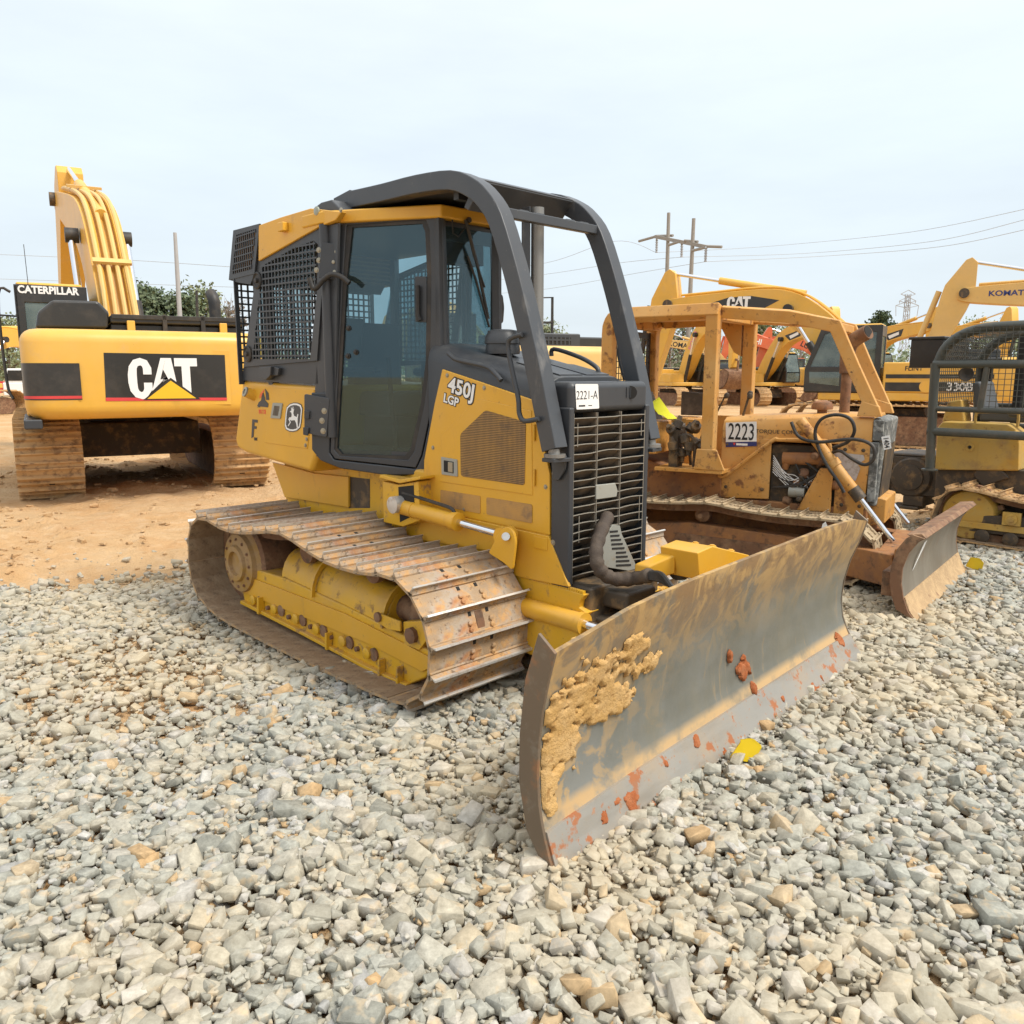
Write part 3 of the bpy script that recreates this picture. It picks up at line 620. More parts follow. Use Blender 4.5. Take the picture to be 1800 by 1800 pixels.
# grille
gr = empty('grille', parent=dz)
mb = MB(); mb.bb((.34, -.31, .60), (.375, .31, 1.52)); mb.build('radiator_core', M['void'], gr)
zz = [1.475-.0455*k for k in range(19)]
rr = random.Random(3); mb = MB(); lv = MB()
for k, z in enumerate(zz):
    cols = [-.30, -.115, .085, .30]
    pth = []
    for a, b in zip(cols[:-1], cols[1:]):
        bow = rr.uniform(-.002, .007) if k > 1 else 0
        pth += [V((.49, a+(b-a)*t, z+bow*math.sin(math.pi*t)+.002*math.sin(k*2.1+a*9))) for t in (0, .25, .5, .75)]
        lv.add([(.486, a+.004, z), (.486, b-.004, z), (.445, b-.004, z-.040), (.445, a+.004, z-.034), (.483, a+.004, z-.003), (.483, b-.004, z-.003), (.442, b-.004, z-.043), (.442, a+.004, z-.037)],
               [(0, 1, 2, 3), (7, 6, 5, 4), (0, 4, 5, 1), (2, 6, 7, 3), (1, 5, 6, 2), (0, 3, 7, 4)])
    pth.append(V((.49, .30, z))); mb.tube(pth, .0033, 5)
for y in (-.115, .085): mb.tube([(.493, y, 1.5), (.493, y, .64)], .003, 5)
for y, a, b in ((-.27, 1.45, 1.33), (.27, 1.45, 1.36), (.27, 1.02, .88), (-.25, .97, .83), (-.30, 1.5, .62), (.30, 1.5, .62)): mb.tube([(.491, y, a), (.491, y, b)], .003, 5)
for y in (-.115, .085): lv.bb((.40, y-.004, .64), (.484, y+.004, 1.5))
mb.build('grille_wires', M['wire'], gr); lv.build('grille_louvers', M['louver'], gr)
mb = MB(); mb.prism(dd([(1045, 852), (1079, 849), (1083, 862), (1081, 873), (1045, 878)], u=.487), (.012, 0, 0)); mb.build('plate', M['galv'], gr, .004)
gp = dd([(1075, 922), (1088, 924), (1091, 938), (1122, 1006), (1059, 996), (1057, 950)], u=.515); mb = MB(); mb.prism(gp, (.008, 0, 0)); gpo = mb.build('slotted_guard', M['galv'], dz, .002)
mb = MB()
for k in range(9):
    y = 933+k*7.4; x0, x1 = 1072+k*(1.0 if k < 5 else 2.1), 1086+k*2.9
    if k >= 5: x0 = 1083
    mb.prism(dd([(x0, y), (x1, y-1), (x1, y+2.4), (x0, y+3.4)], u=.5245), (.001, 0, 0))
mb.build('slot', M['void'], gpo)
hp = [(1068, 908, .50), (1056, 936, .56), (1048, 966, .60), (1051, 994, .63), (1066, 1012, .66), (1091, 1019, .71), (1119, 1016, .78), (1144, 1011, .88)]
hp = smooth_path([D(a, b, u=c) for a, b, c in hp], 5); mb = MB(); mb.tube(hp, [.036+.0035*math.sin(i*1.9) for i in range(len(hp))], 12); ho = mb.build('hose_bundle', M['sleeve'], dz, sharp=80)
for k in range(4):
    q = smooth_path([D(1142, 1007+k*3, u=.88), D(1160, 1008+k*4, u=.95), D(1172+k*2, 1020+k*3, u=1.05), D(1182, 1034, u=1.12)], 4); mb = MB(); mb.tube(q, .013, 7); mb.build('hose', M['black'], ho)
# on the hood
mb = MB(); mb.lathe((-.24, -.085, 1.775), (0, 0, 1), [(.045, -.02), (.045, .03), (.098, .034), (.10, .06), (.096, .09), (.105, .092), (.104, .13), (.09, .15), (.088, .165), (.05, .172), (.01, .174)], 28); mb.build('precleaner', M['dark'], dz)
mb = MB(); mb.cyl((-.05, .0, 1.70), (-.05, 0, 2.60), .036, 20); ex = mb.build('exhaust_stack', M['stack'], dz)
mb = MB(); mb.bb((-.115, -.062, 1.95), (-.10, -.015, 2.6)); mb.bb((-.115, -.062, 1.95), (-.05, -.055, 2.6)); mb.build('stack_guard', M['dark_edge'], ex, .003)
for pts, v in (([(918, 588), (903, 592), (893, 605), (901, 653), (911, 700), (913, 727), (922, 740), (948, 736)], -.46), ([(1104, 601), (1093, 604), (1088, 622), (1099, 668)], .45), ([(788, 621), (800, 631), (815, 635), (854, 644), (868, 654), (881, 669)], -.35)):
    mb = MB(); mb.tube(smooth_path(dd(pts, v=v), 4), .013, 8); mb.build('grab_handle', M['dark'], dz, sharp=80)
mb = MB(); mb.tube(smooth_path([(-.12, .2, 1.80), (-.1, .2, 1.84), (.1, .2, 1.79), (.22, .2, 1.735), (.24, .2, 1.70)], 4), .013, 8); mb.build('grab_handle', M['dark'], dz, sharp=80)
# sweeps over the cab and hood
arc = [(.452, 1.323), (.392, 1.534), (.332, 1.745), (.250, 2.0), (.17, 2.229), (.068, 2.47), (-.02, 2.58), (-.12, 2.652), (-.28, 2.712), (-.57, 2.735), (-.886, 2.737), (-1.22, 2.745)]
prof = [(-.042, -.05), (.042, -.05), (.046, -.046), (.046, .046), (.042, .05), (-.042, .05), (-.046, .046), (-.046, -.046)]
for s_ in (-1, 1):
    pth = smooth_path([(u, s_*.40, z) for u, z in arc], 3); mb = MB(); mb.sweep(pth, prof, up=(1, 0, .3))
    mb.prism([(-1.20, s_*.40-.045, 2.70), (-1.20, s_*.40-.045, 2.80), (-1.38, s_*.40-.045, 2.775), (-1.38, s_*.40-.045, 2.70)], IN(.09))
    sw = mb.build('sweep_bar', M['dark_edge'], dz, .004)
    mb = MB(); mb.cyl((.462, s_*.41, 1.27), (.455, s_*.41, 1.325), .03, 14); mb.lathe((.462, s_*.41, 1.285), (0, 0, 1), [(.055, 0), (.055, .018)], 18); mb.build('foot_pin', M['stack'], sw)
    fb = dd([(968, 800), (994, 800), (992, 826), (980, 846), (970, 842)], v=-.36); fb = [V((p.x, s_*.345, p.z)) for p in fb]; mb = MB(); mb.prism(rnd(fb, .015), IN(s_*.012)); mb.prism([(.40, s_*.345, 1.283), (.52, s_*.345, 1.283), (.50, s_*.46, 1.283), (.42, s_*.46, 1.283)], (0, 0, -.02)); mb.build('foot_bracket', M['dark'], sw, .003)
mb = MB(); mb.loft([[(a, y, z) for a, z in ((-.10, 2.70), (-.28, 2.76), (-.62, 2.782), (-.62, 2.765), (-.28, 2.742), (-.11, 2.684))] for y in (-.36, .36)])
mb.bb((.045, -.36, 2.485), (.085, .36, 2.535)); mb.prism([(-.16, -.36, 2.72), (-.10, -.36, 2.69), (-.22, -.36, 2.56), (-.26, -.36, 2.58)], IN(.72)); cn_ = mb.build('sweep_cross_plate', M['dark_edge'], dz, .006)
mb = MB()
for y in (-.25, -.13, .12, .24): mb.bb((.02, y, 2.53), (.06, y+.07, 2.545))
mb.build('weld_tab', M['dark_edge'], cn_, .003)
mb = MB(); mb.bb((-1.30, -.36, 2.700), (-.30, .36, 2.715)); mb.bb((-.34, -.36, 2.63), (-.30, .36, 2.70)); mb.build('canopy_plate', M['dark'], dz)
# ------------------------------------------------------------------ cab
A_, B_ = (-.62, -.235), (-1.27, -.565)
def pp(lst, off=0.0):
    n = V((-(B_[1]-A_[1]), B_[0]-A_[0], 0)).normalized(); n = n if n.y < 0 else -n
    return [PL(*p, A_, B_)+n*off for p in lst]
nd = V((-(B_[1]-A_[1]), B_[0]-A_[0], 0)).normalized(); nd = nd if nd.y < 0 else -nd
plan = lambda e: [(-.62+e, -.235-e*.3), (-.62+e, .235+e*.3), (-1.27, .565+e), (-2.12-e*.5, .565+e), (-2.12-e*.5, -.565-e), (-1.27, -.565-e)]
cab = empty('cab', parent=dz)
mb = MB(); mb.prism([(x, y, 1.16) for x, y in plan(-.01)], (0, 0, .06)); mb.build('cab_floor', M['dark'], cab); mb = MB(); mb.prism([(x, y, 2.56) for x, y in plan(-.02)], (0, 0, .05)); mb.build('cab_ceiling', M['dark'], cab)
mb = MB(); pf = plan(.045)
mb.prism([(x, y, 2.585+(.0 if x > -1 else .005)) for x, y in pf[:3]+[(-1.5, .61), (-1.5, -.61)]+pf[5:]], (0, 0, .075)); roof = mb.build('roof_visor', M['yellow'], cab, .012)
mb = MB(); mb.loft([[(u, -.55, z), (u, .55, z), (u, .55, z2), (u, -.55, z2)] for u, z, z2 in ((-2.14, 2.62, 2.672), (-1.5, 2.64, 2.70), (-1.36, 2.64, 2.735), (-1.25, 2.64, 2.735), (-1.15, 2.64, 2.668))]); mb.build('roof_top', M['dark'], cab, .01)
mb = MB(); mb.prism(dd([(454, 396), (492, 382), (545, 366), (600, 372), (590, 387), (560, 399), (454, 459)], v=-.60), IN(.04)); us = mb.build('upper_side_panel', M['yellow'], cab, .006)
mb = MB(); mb.lathe(D(558, 371, v=-.602), (0, -1, 0), [(.026, 0), (.026, .01), (.020, .012), (.005, .014)], 16); mb.build('side_lamp', M['lens'], us)
bolts([D(599, 369, v=-.605)], (0, -1, 0), 'bolt', us, .012)
mb = MB(); a = D(497, 399, v=-.62); mb.box(a, (.07, .04, .055)); mb.build('bracket', M['yellow'], us, .006)
# pillars
for s_ in (-1, 1):
    mb = MB(); mb.bb((-.64, s_*.255, 1.78), (-.595, s_*.215, 2.59)); mb.build('cab_pillar', M['dark'], cab, .006); mb = MB(); mb.cyl((-1.285, s_*.575, 1.30), (-1.285, s_*.575, 2.59), .036, 16); mb.build('cab_pillar', M['dark'], cab)
    mb = MB(); mb.prism([(-1.30, s_*.58, 2.35), (-1.30, s_*.58, 2.60), (-1.12, s_*.49, 2.60), (-1.18, s_*.52, 2.54)], (0, -s_*.05, 0)); mb.build('pillar_gusset', M['dark'], cab, .006); mb = MB(); mb.bb((-2.10, s_*.56, 1.6), (-2.04, s_*.51, 2.6)); mb.build('cab_pillar', M['dark'], cab, .006)
# door, once on each side
gl_ = [(620, 400), (742, 393), (748, 408), (751, 480), (749, 633), (740, 711), (722, 790), (712, 801), (602, 798), (593, 788), (602, 636), (611, 480)]
do_ = [(594, 389), (764, 375), (770, 395), (774, 480), (772, 625), (760, 715), (742, 800), (732, 822), (590, 806), (582, 795), (586, 690), (591, 520)]
gk = [(a[0]*.35+b[0]*.65, a[1]*.35+b[1]*.65) for a, b in zip(do_, gl_)]
def cab_side(s_):
    mir = [] ; F_ = lambda q: q
    dr = MB(); dr.ring(pp(do_, .012), pp(gk, .012), -nd*.035)
    gs = MB(); gs.ring(pp(gk, .004), pp(gl_, .004), -nd*.022)
    gg = MB(); gg.prism(pp([(x+(3 if x < 660 else -3)*-1, y) for x, y in gl_], -.008), -nd*.005)
    sk = MB(); sk.prism(pp([(549, 690), (583, 690), (581, 796), (589, 808), (733, 824), (744, 801), (762, 716), (775, 640), (784, 640), (775, 725), (752, 822), (738, 834), (680, 835), (600, 823), (565, 809), (550, 790)], .016), -nd*.06)
    fx = MB(); fx.prism(pp([(765, 376), (778, 376), (786, 612), (776, 690), (766, 700), (774, 610), (775, 480)], .006), -nd*.05)
    if s_ > 0:
        for q in (dr, gs, gg, sk, fx): q.v = [(x, -y, z) for x, y, z in q.v]
    d = dr.build('cab_door', M['dark'], cab, .006); gs.build('window_seal', M['black'], d); gg.build('window_glass', M['glass'], d)
    sk.build('lower_cab_shell', M['dark'], cab, .008); fx.build('door_post', M['dark'], cab, .004)
    return d
door = cab_side(-1); cab_side(1)
mb = MB(); mb.prism(rnd(pp([(730, 486), (751, 486), (751, 567), (731, 566)], .004), .012), nd*.006); hb = mb.build('door_handle', M['dark'], door, .003)
mb = MB(); mb.tube(smooth_path(pp([(737, 503), (738, 512), (738, 552), (742, 564)], .03), 4), .014, 8); mb.build('grip', M['black'], hb); bolts(pp([(737, 506)], .03), nd, 'bolt', hb, .008)
mb = MB(); mb.prism(rnd(pp([(602, 558), (636, 560), (632, 634), (598, 634)], -.016), .015), -nd*.02); lk = mb.build('latch_plate', M['dark'], door, .003)
bolts(pp([(625, 619), (612, 577), (611, 626)], -.006), nd, 'knob', lk, .014, 'black', .02)
mb = MB(); mb.prism(rnd(pp([(541, 692), (585, 700), (580, 768), (541, 760)], .03), .015), nd*.012); hg = mb.build('door_hinge', M['dark_edge'], door, .003)
bolts(pp([(576, 722), (572, 739), (574, 757)], .042), nd, 'bolt', hg, .016); mb = MB()
for q in ([(543, 721), (552, 722), (551, 736), (543, 735)], [(541, 750), (551, 751), (549, 765), (541, 763)]): mb.prism(pp(q, .043), nd*.014)
mb.build('hinge_knuckle', M['dark'], hg, .003)
mb = MB(); mb.prism(pp([(571, 428), (600, 430), (596, 492), (566, 490)], .03), nd*.01); h2 = mb.build('door_hinge', M['dark'], door, .003); bolts(pp([(597, 444), (592, 462), (594, 479)], .038), nd, 'bolt', h2, .014)
bolts(pp([(566, 441), (566, 459), (562, 476)], .038), nd, 'bolt', h2, .014)
mb = MB(); mb.tube(smooth_path(pp([(556, 491), (564, 510), (580, 494), (594, 485), (611, 489), (625, 500)], .075), 5), .016, 8); mb.build('rubber_strap', M['black'], door, sharp=80)
mb = MB(); mb.prism(dd([(556, 400), (594, 392), (590, 640), (588, 700), (553, 690), (556, 640)], v=-.572), IN(.02)); mb.build('cab_side_filler', M['dark'], cab, .004)
# windscreen
mb = MB(); mb.prism([(-.612, -.21, 1.86), (-.612, .21, 1.86), (-.612, .21, 2.55), (-.612, -.21, 2.55)], (-.005, 0, 0)); ws = mb.build('windscreen', M['glass2'], cab)
mb = MB(); mb.bb((-.63, -.22, 2.47), (-.618, .22, 2.57)); mb.bb((-.62, -.22, 1.80), (-.60, .22, 1.87)); mb.build('screen_header', M['dark'], ws)
mb = MB(); mb.tube([D(818, 386, u=-.57), D(827, 420, u=-.57), D(840, 470, u=-.585), D(858, 560, u=-.6)], .010, 6); mb.tube([D(818, 388, u=-.575), D(833, 450, u=-.575), D(852, 505, u=-.58)], .006, 6)
mb.tube([D(822, 450, u=-.6), D(836, 490, u=-.6), D(860, 575, u=-.6)], .008, 5); mb.tube([D(795, 385, u=-.59), D(796, 410, u=-.585), D(806, 416, u=-.58), D(817, 400, u=-.58)], .005, 5); mb.lathe(D(818, 388, u=-.60), (1, 0, 0), [(.016, 0), (.016, .04)], 12); mb.build('wiper', M['black'], ws, sharp=80)
mb = MB(); mb.prism(rnd(dd([(874, 516), (884, 517), (887, 540), (885, 568), (876, 570), (872, 560)], u=-.60), .02), (-.03, 0, 0)); mb.build('mirror_grip', M['black'], cab, .004)
# inside
mb = MB(); mb.bb((-1.62, -.25, 1.42), (-1.12, .25, 1.58)); mb.prism([(-1.62, -.24, 1.5), (-1.50, -.24, 1.55), (-1.62, -.16, 2.05), (-1.72, -.16, 2.03)], IN(.40)); mb.bb((-1.55, -.34, 1.68), (-1.15, -.27, 1.74)); mb.bb((-1.55, .27, 1.68), (-1.15, .34, 1.74)); mb.build('seat', M['seat'], cab, .04, 3)
mb = MB(); mb.bb((-1.7, -.2, 1.2), (-1.1, .2, 1.42)); mb.bb((-.95, -.12, 1.2), (-.7, .15, 1.78)); mb.tube([(-1.0, -.3, 1.22), (-1.05, -.3, 1.8)], .016); mb.tube([(-1.05, .28, 1.4), (-1.1, .28, 1.9)], .014); mb.bb((-2.08, -.52, 1.2), (-1.95, .52, 1.60)); mb.bb((-.80, -.18, 2.36), (-.68, .18, 2.50)); mb.build('console', M['void'], cab, .02)
# screens
def screen(name, outer, inner, poly, s_, m=M['dark']):
    a, b = dd(outer, v=-.585), dd(inner, v=-.585); mb = MB(); mb.ring(a, b, IN(.012)); la = dd(poly, v=-.580)
    mb.lattice(la, la[1]-la[0], (0, 0, 1), .044, .0425, .0105, .009)
    if s_ > 0: mb.v = [(x, -y, z) for x, y, z in mb.v]
    return mb.build(name, m, cab)
so = [(428, 645), (440, 556), (453, 459), (520, 421), (559, 399), (571, 416), (565, 520), (557, 634)]
si = [(444, 631), (453, 545), (462, 467), (515, 437), (551, 423), (560, 431), (556, 520), (545, 631)]
s1 = screen('side_screen', so, si, [si[0], si[7], si[6], si[5], si[4], si[3], si[2], si[1]], -1); screen('side_screen', so, si, [si[0], si[7], si[6], si[5], si[4], si[3], si[2], si[1]], 1)
mb = MB(); sgo = dd([(446, 630), (543, 630), (555, 430), (515, 440), (464, 470)], v=-.545); mb.prism(sgo, IN(.005)); mb.build('side_glass', M['glass2'], cab); mb = MB(); mb.prism([(p.x, .54, p.z) for p in sgo], IN(.005)); mb.build('side_glass', M['glass2'], cab)
for px, py in ((451, 493), (434, 622)):
    mb = MB(); mb.lathe(D(px, py, v=-.595), (0, -1, 0), [(.058, -.05), (.058, .0), (.048, .005), (.040, -.003), (.018, -.002), (.016, .012), (.004, .014)], 20); mb.build('latch_knob', M['black'], s1)
mb = MB(); mb.prism(dd([(428, 645), (557, 634), (560, 676), (424, 669)], v=-.572), IN(.012)); lp = mb.build('lower_side_panel', M['dark'], cab, .003)
mb = MB(); mb.prism(dd([(455, 646), (476, 644), (475, 660), (467, 668), (455, 664)], v=-.62), IN(.045)); mb.prism(dd([(476, 644), (490, 647), (488, 660), (475, 660)], v=-.60), IN(.03)); mb.build('screen_latch', M['dark'], lp, .004)
mb = MB(); ug = -2.45
mb.ring([(ug, -.60, 1.62), (ug, .60, 1.62), (ug, .60, 2.36), (ug, -.60, 2.36)], [(ug, -.57, 1.66), (ug, .57, 1.66), (ug, .57, 2.33), (ug, -.57, 2.33)], (.012, 0, 0)); mb.lattice([(ug, -.57, 1.66), (ug, .57, 1.66), (ug, .57, 2.33), (ug, -.57, 2.33)], (0, 1, 0), (0, 0, 1), .05, .046, .012, .009); mb.build('rear_screen', M['dark'], cab)
# cooling box at the back of the roof
ac = dd([(410, 405), (456, 393), (447, 481), (402, 492)], v=-.60); mb = MB(); mb.prism([p+V((0, .02, 0)) for p in ac], IN(1.16)); ab = mb.build('cooling_box', M['vent'], cab, .008)
ai = dd([(415, 413), (450, 402), (442, 473), (408, 482)], v=-.60); mb = MB(); mb.ring(ac, ai, IN(.012)); mb.lattice([p+V((0, .004, 0)) for p in (ai[3], ai[2], ai[1], ai[0])], ai[2]-ai[3], (0, 0, 1), .030, .043, .008, .008); mb.build('box_grille', M['dark'], ab)
mb = MB(); mb.prism(dd([(402, 492), (447, 481), (440, 500), (420, 497)], v=-.595), IN(1.1)); mb.build('box_base', M['dark'], ab)
# fuel tank
tk = dd([(425, 668), (412, 772), (416, 788), (432, 797), (546, 831), (556, 800), (562, 678)], v=-.565); mb = MB(); mb.prism(tk, IN(1.13)); tank = mb.build('fuel_tank', M['yellow'], dz, .035, 4)
mb = MB(); mb.prism(dd([(480, 682), (552, 685), (540, 789), (465, 778)], v=-.569), IN(.01)); td = mb.build('service_door', M['yellow'], tank, .003)
mb = MB(); mb.prism(rnd(dd([(479, 708), (496, 709), (492, 736), (475, 735)], v=-.577), .006), IN(.01)); tl_ = mb.build('door_latch', M['galv'], td, .003)
mb = MB(); mb.prism(dd([(482, 713), (491, 714), (488, 731), (479, 730)], v=-.5785), IN(.003)); mb.build('latch_recess', M['louver'], tl_); bolts(dd([(539, 772), (537, 783)], v=-.57), (0, -1, 0), 'bolt', td, .012)
oc = D(516, 733.5, v=-.5705)
ax_, ay_ = (D(530, 734, v=-.5705)-oc), (D(518, 709, v=-.5705)-oc)
def oval(k, kk=None): return [oc+ax_*k*c_+ay_*k*s2 for c_, s2 in [(1.0, .62), (.8, .88), (.35, .99), (-.1, 1), (-.55, .92), (-.92, .7), (-1.0, .3), (-1.0, -.62), (-.8, -.88), (-.35, -.99), (.1, -1), (.55, -.92), (.92, -.7), (1.0, -.3)]]
mb = MB(); mb.prism(oval(1.06), IN(-.0012)); em = mb.build('emblem', M['dark'], td)
mb = MB(); mb.ring(oval(1.0), oval(.88), IN(-.0022))
deer = [(-.62, -.62), (-.38, -.36), (-.60, -.16), (-.52, -.02), (-.25, .0), (-.22, .18), (-.30, .34), (-.52, .40), (-.30, .50), (-.42, .74), (-.30, .58), (-.26, .82), (-.20, .58), (-.06, .80), (-.10, .55), (.04, .62), (-.02, .46), (-.04, .28), (.10, .10), (.42, .02), (.50, .26), (.60, .22), (.56, -.08), (.60, -.40), (.70, -.78), (.60, -.80), (.40, -.38), (.20, -.20), (-.2, -.24), (-.42, -.18), (-.28, -.38), (-.52, -.66)]
mb.prism([oc+ax_*a+ay_*b for a, b in deer], IN(-.0022)); mb.build('emblem_print', M['white'], em)
cpz = D(444, 689, v=-.57); mb = MB(); mb.cyl(cpz+V((0, .03, -.03)), cpz+V((-.01, -.045, .0)), .042, 18, .036); cp2 = mb.build('filler_neck', M['yellow'], tank); mb = MB(); mb.lathe(cpz+V((-.01, -.045, 0)), (-.1, -1, .35), [(.036, 0), (.036, .012), (.02, .014), (.02, .008), (.004, .008)], 18); mb.build('cap', M['zinc'], cp2)
def dec(name, m, polys, v=-.5665):
    mb = MB()
    for q in polys: mb.prism(dd(q, v=v), IN(-.0012))
    return mb.build(name, m, tank)
dec('machine_print', M['dark'], [[(452, 714), (455, 707), (459, 704), (461, 692), (463, 690), (466, 700), (466, 703), (472, 710), (471, 716), (462, 715)], [(466, 683), (472, 691), (473, 703), (468, 703)], [(452, 716), (458, 712), (457, 716)]])
dec('machine_print', M['redtext'], [[(456, 700), (457, 693), (461, 688), (465, 684), (463, 691), (459, 698)]])
text('lettering', 'IIIKX CSII', .040, D(461, 724, v=-.566), D(470, 724.4, v=-.566)-D(461, 724, v=-.566), (0, 0, 1), M['redtext'], tank, .001, sx=.5).scale = (.62, 1.0, 1)
dec('letter_print', M['dark'], [[(442, 770), (443.5, 737), (453, 738), (453, 743), (447.5, 742.6), (447, 749), (451, 749.4), (450.6, 754), (446.6, 753.6), (445.6, 768)]])
text('lettering', 'LINT', .030, D(449.5, 772, v=-.5665), (1, 0, 0), (0, 0, 1), M['dark'], tank, .001, sx=.75)
# ------------------------------------------------------------------ lift cylinder and blade arms
mb = MB(); mb.prism(dd([(672, 846), (700, 852), (735, 846), (738, 915), (708, 926), (674, 918)], v=-.43), IN(.1)); mb.prism(dd([(665, 840), (702, 850), (738, 843), (738, 837), (702, 843), (668, 834)], v=-.45), IN(.12)); br = mb.build('cylinder_bracket', M['yellow_low'], dz, .006)
mb = MB(); mb.prism(dd([(700, 856), (727, 853), (729, 905), (703, 918)], v=-.432), IN(.004)); mb.build('bracket_opening', M['void'], br)
mb = MB(); mb.lathe(D(688, 888, v=-.50), (0, 1, 0), [(.02, 0), (.052, .004), (.052, .07)], 18); mb.build('pivot_pin', M['steel'], br)
a, b = D(700, 889, v=-.425), D(806, 918, v=-.425); dr_ = (b-a).normalized(); lc = MB(); lc.lathe(a, dr_, [(.03, 0), (.047, .004), (.047, (b-a).length-.05), (.054, (b-a).length-.048), (.054, (b-a).length), (.03, (b-a).length+.004)], 22); lc.cyl(a+dr_*.15, a+dr_*.165, .050, 22); cy = lc.build('lift_cylinder', M['yellow'], dz)
e_ = D(889, 942, v=-.425); mb = MB(); mb.cyl(b-dr_*.02, e_, .021, 16); mb.build('rod', M['chrome'], cy); mb = MB(); mb.cyl(e_-V((0, .045, 0)), e_+V((0, .045, 0)), .05, 20); mb.build('rod_eye', M['yellow'], cy)
mb = MB(); mb.tube(smooth_path(dd([(708, 866), (735, 874), (760, 882), (792, 893), (800, 905)], v=-.425), 4), .011, 7); mb.build('hydraulic_pipe', M['black'], cy)
cl = [(858, 972), (876, 938), (884, 928), (893, 926), (902, 934), (906, 952), (900, 1003), (886, 990)]
for v_ in (-.485, -.375):
    mb = MB(); mb.prism(rnd(dd(cl, v=v_), .02), IN(.018)); mb.build('clevis', M['yellow'], dz, .004)
mb = MB(); mb.cyl(D(889, 943, v=-.51), D(889, 943, v=-.36), .022, 14); mb.build('clevis_pin', M['steel'], dz)
for s_ in (-1, 1):
    bm_ = dd([(898, 1008), (1028, 1046), (1020, 1057), (1018, 1068), (1032, 1078), (1024, 1088), (915, 1055), (908, 1034)], v=-.335)
    mb = MB(); mb.prism([V((p.x, s_*.335, p.z)) for p in bm_], IN(-s_*.10)); ga = mb.build('cylinder_guard', M['yellow_low'], dz, .006)
    mb = MB(); p0, p1 = D(898, 1006, v=-.33), D(1026, 1044, v=-.33); n_ = 34
    for k in range(n_): q = p0.lerp(p1, (k+.5)/n_); mb.box((q.x, s_*.335-s_*.012, q.z+.004), (.012, .02, .018))
    mb.build('grip_teeth', M['yellow_low'], ga)
    c0, c1 = D(918, 1066, v=-.36), D(1028, 1097, v=-.36); c2 = D(1050, 1104, v=-.36); c0.y = c1.y = c2.y = s_*.36; mb = MB(); dr2 = (c1-c0).normalized(); mb.lathe(c0, dr2, [(.03, 0), (.052, 0), (.052, (c1-c0).length-.03), (.058, (c1-c0).length-.03), (.058, (c1-c0).length)], 20); ac2 = mb.build('angle_cylinder', M['yellow'], dz); mb = MB(); mb.cyl(c1-dr2*.02, c2+dr2*.06, .025, 14); mb.build('rod', M['chrome'], ac2)
    mb = MB(); mb.prism([(.05, s_*.26, .20), (.05, s_*.26, .40), (.45, s_*.26, .42), (1.15, s_*.26, .36), (1.15, s_*.26, .14), (.6, s_*.26, .18)], IN(s_*.12)); mb.build('push_arm', M['yellow_low'], dz, .015)
mb = MB(); mb.bb((.98, -.38, .16), (1.13, .38, .38)); mb.bb((.75, -.10, .30), (1.12, .10, .5)); mb.build('arm_crossbeam', M['yellow_low'], dz, .02)
mb = MB(); tw = dd([(1226, 972), (1253, 960), (1318, 976), (1318, 1000), (1230, 1020)], u=1.08); mb.prism(tw, (-.22, 0, 0)); t2 = mb.build('tilt_bracket', M['yellow'], dz, .006)
bolts([V((.92+.1*i, tw[1].y+(tw[2].y-tw[1].y)*(.25+.5*j), tw[1].z+(tw[2].z-tw[1].z)*(.25+.5*j)+.006)) for i in (0, 1) for j in (0, 1)], (0, 0, 1), 'bolt', t2, .016, 'yellow')
mb = MB(); p0, p1 = D(1140, 1006, u=.86), D(1188, 992, u=.95); mb.prism([p0+V((0, 0, -.05)), p0+V((0, 0, .03)), p1+V((0, 0, .05)), p1+V((0, 0, -.05))], (-.09, 0, 0)); tc2 = mb.build('tilt_link', M['yellow'], dz, .01); mb = MB(); mb.lathe(D(1186, 1000, u=.93), (.15, 1, 0), [(.03, 0), (.06, .01), (.065, .05), (.045, .07), (.05, .1), (.05, .14), (.02, .15)], 16); mb.build('ball_boot', M['black'], tc2)
# ------------------------------------------------------------------ tracks
M['yellow_mud'] = mat('mud_stained_yellow', (.36, .20, .04), .6, layers=[dict(c=(.38, .25, .13), s=6, lo=.4, hi=.58, a=.85, rg=.9), dict(c=MUDC, s=14, lo=.52, hi=.64, a=.8)], bump=(60, .2, .005))
path = [(-2.482, .308), (-2.481, .495), (-2.43, .64), (-2.304, .745), (-2.12, .775), (-1.96, .752), (-1.80, .742), (-1.64, .752), (-1.49, .772), (-1.338, .797), (-1.157, .815), (-.998, .795), (-.83, .757), (-.66, .726), (-.50, .716), (-.33, .718), (-.18, .735), (-.02, .735), (.10, .685), (.205, .592), (.27, .47), (.292, .35), (.275, .22), (.20, .10), (.06, .012), (-.08, -.018), (-.67, -.026), (-1.3, -.02), (-1.856, -.0), (-2.123, .031), (-2.31, .094), (-2.41, .162)]
pth = smooth_path([(u, 0, z) for u, z in path]+[(path[0][0], 0, path[0][1])], 6)[:-1]
pth = [V((p.x, p.z)) for p in pth]; seg = [(pth[(i+1) % len(pth)]-pth[i]).length for i in range(len(pth))]; per = sum(seg)
NS = round(per/.163)
def on_path(s):
    s %= per
    for i, l in enumerate(seg):
        if s <= l: return pth[i].lerp(pth[(i+1) % len(pth)], s/l)
        s -= l
pit = per/NS
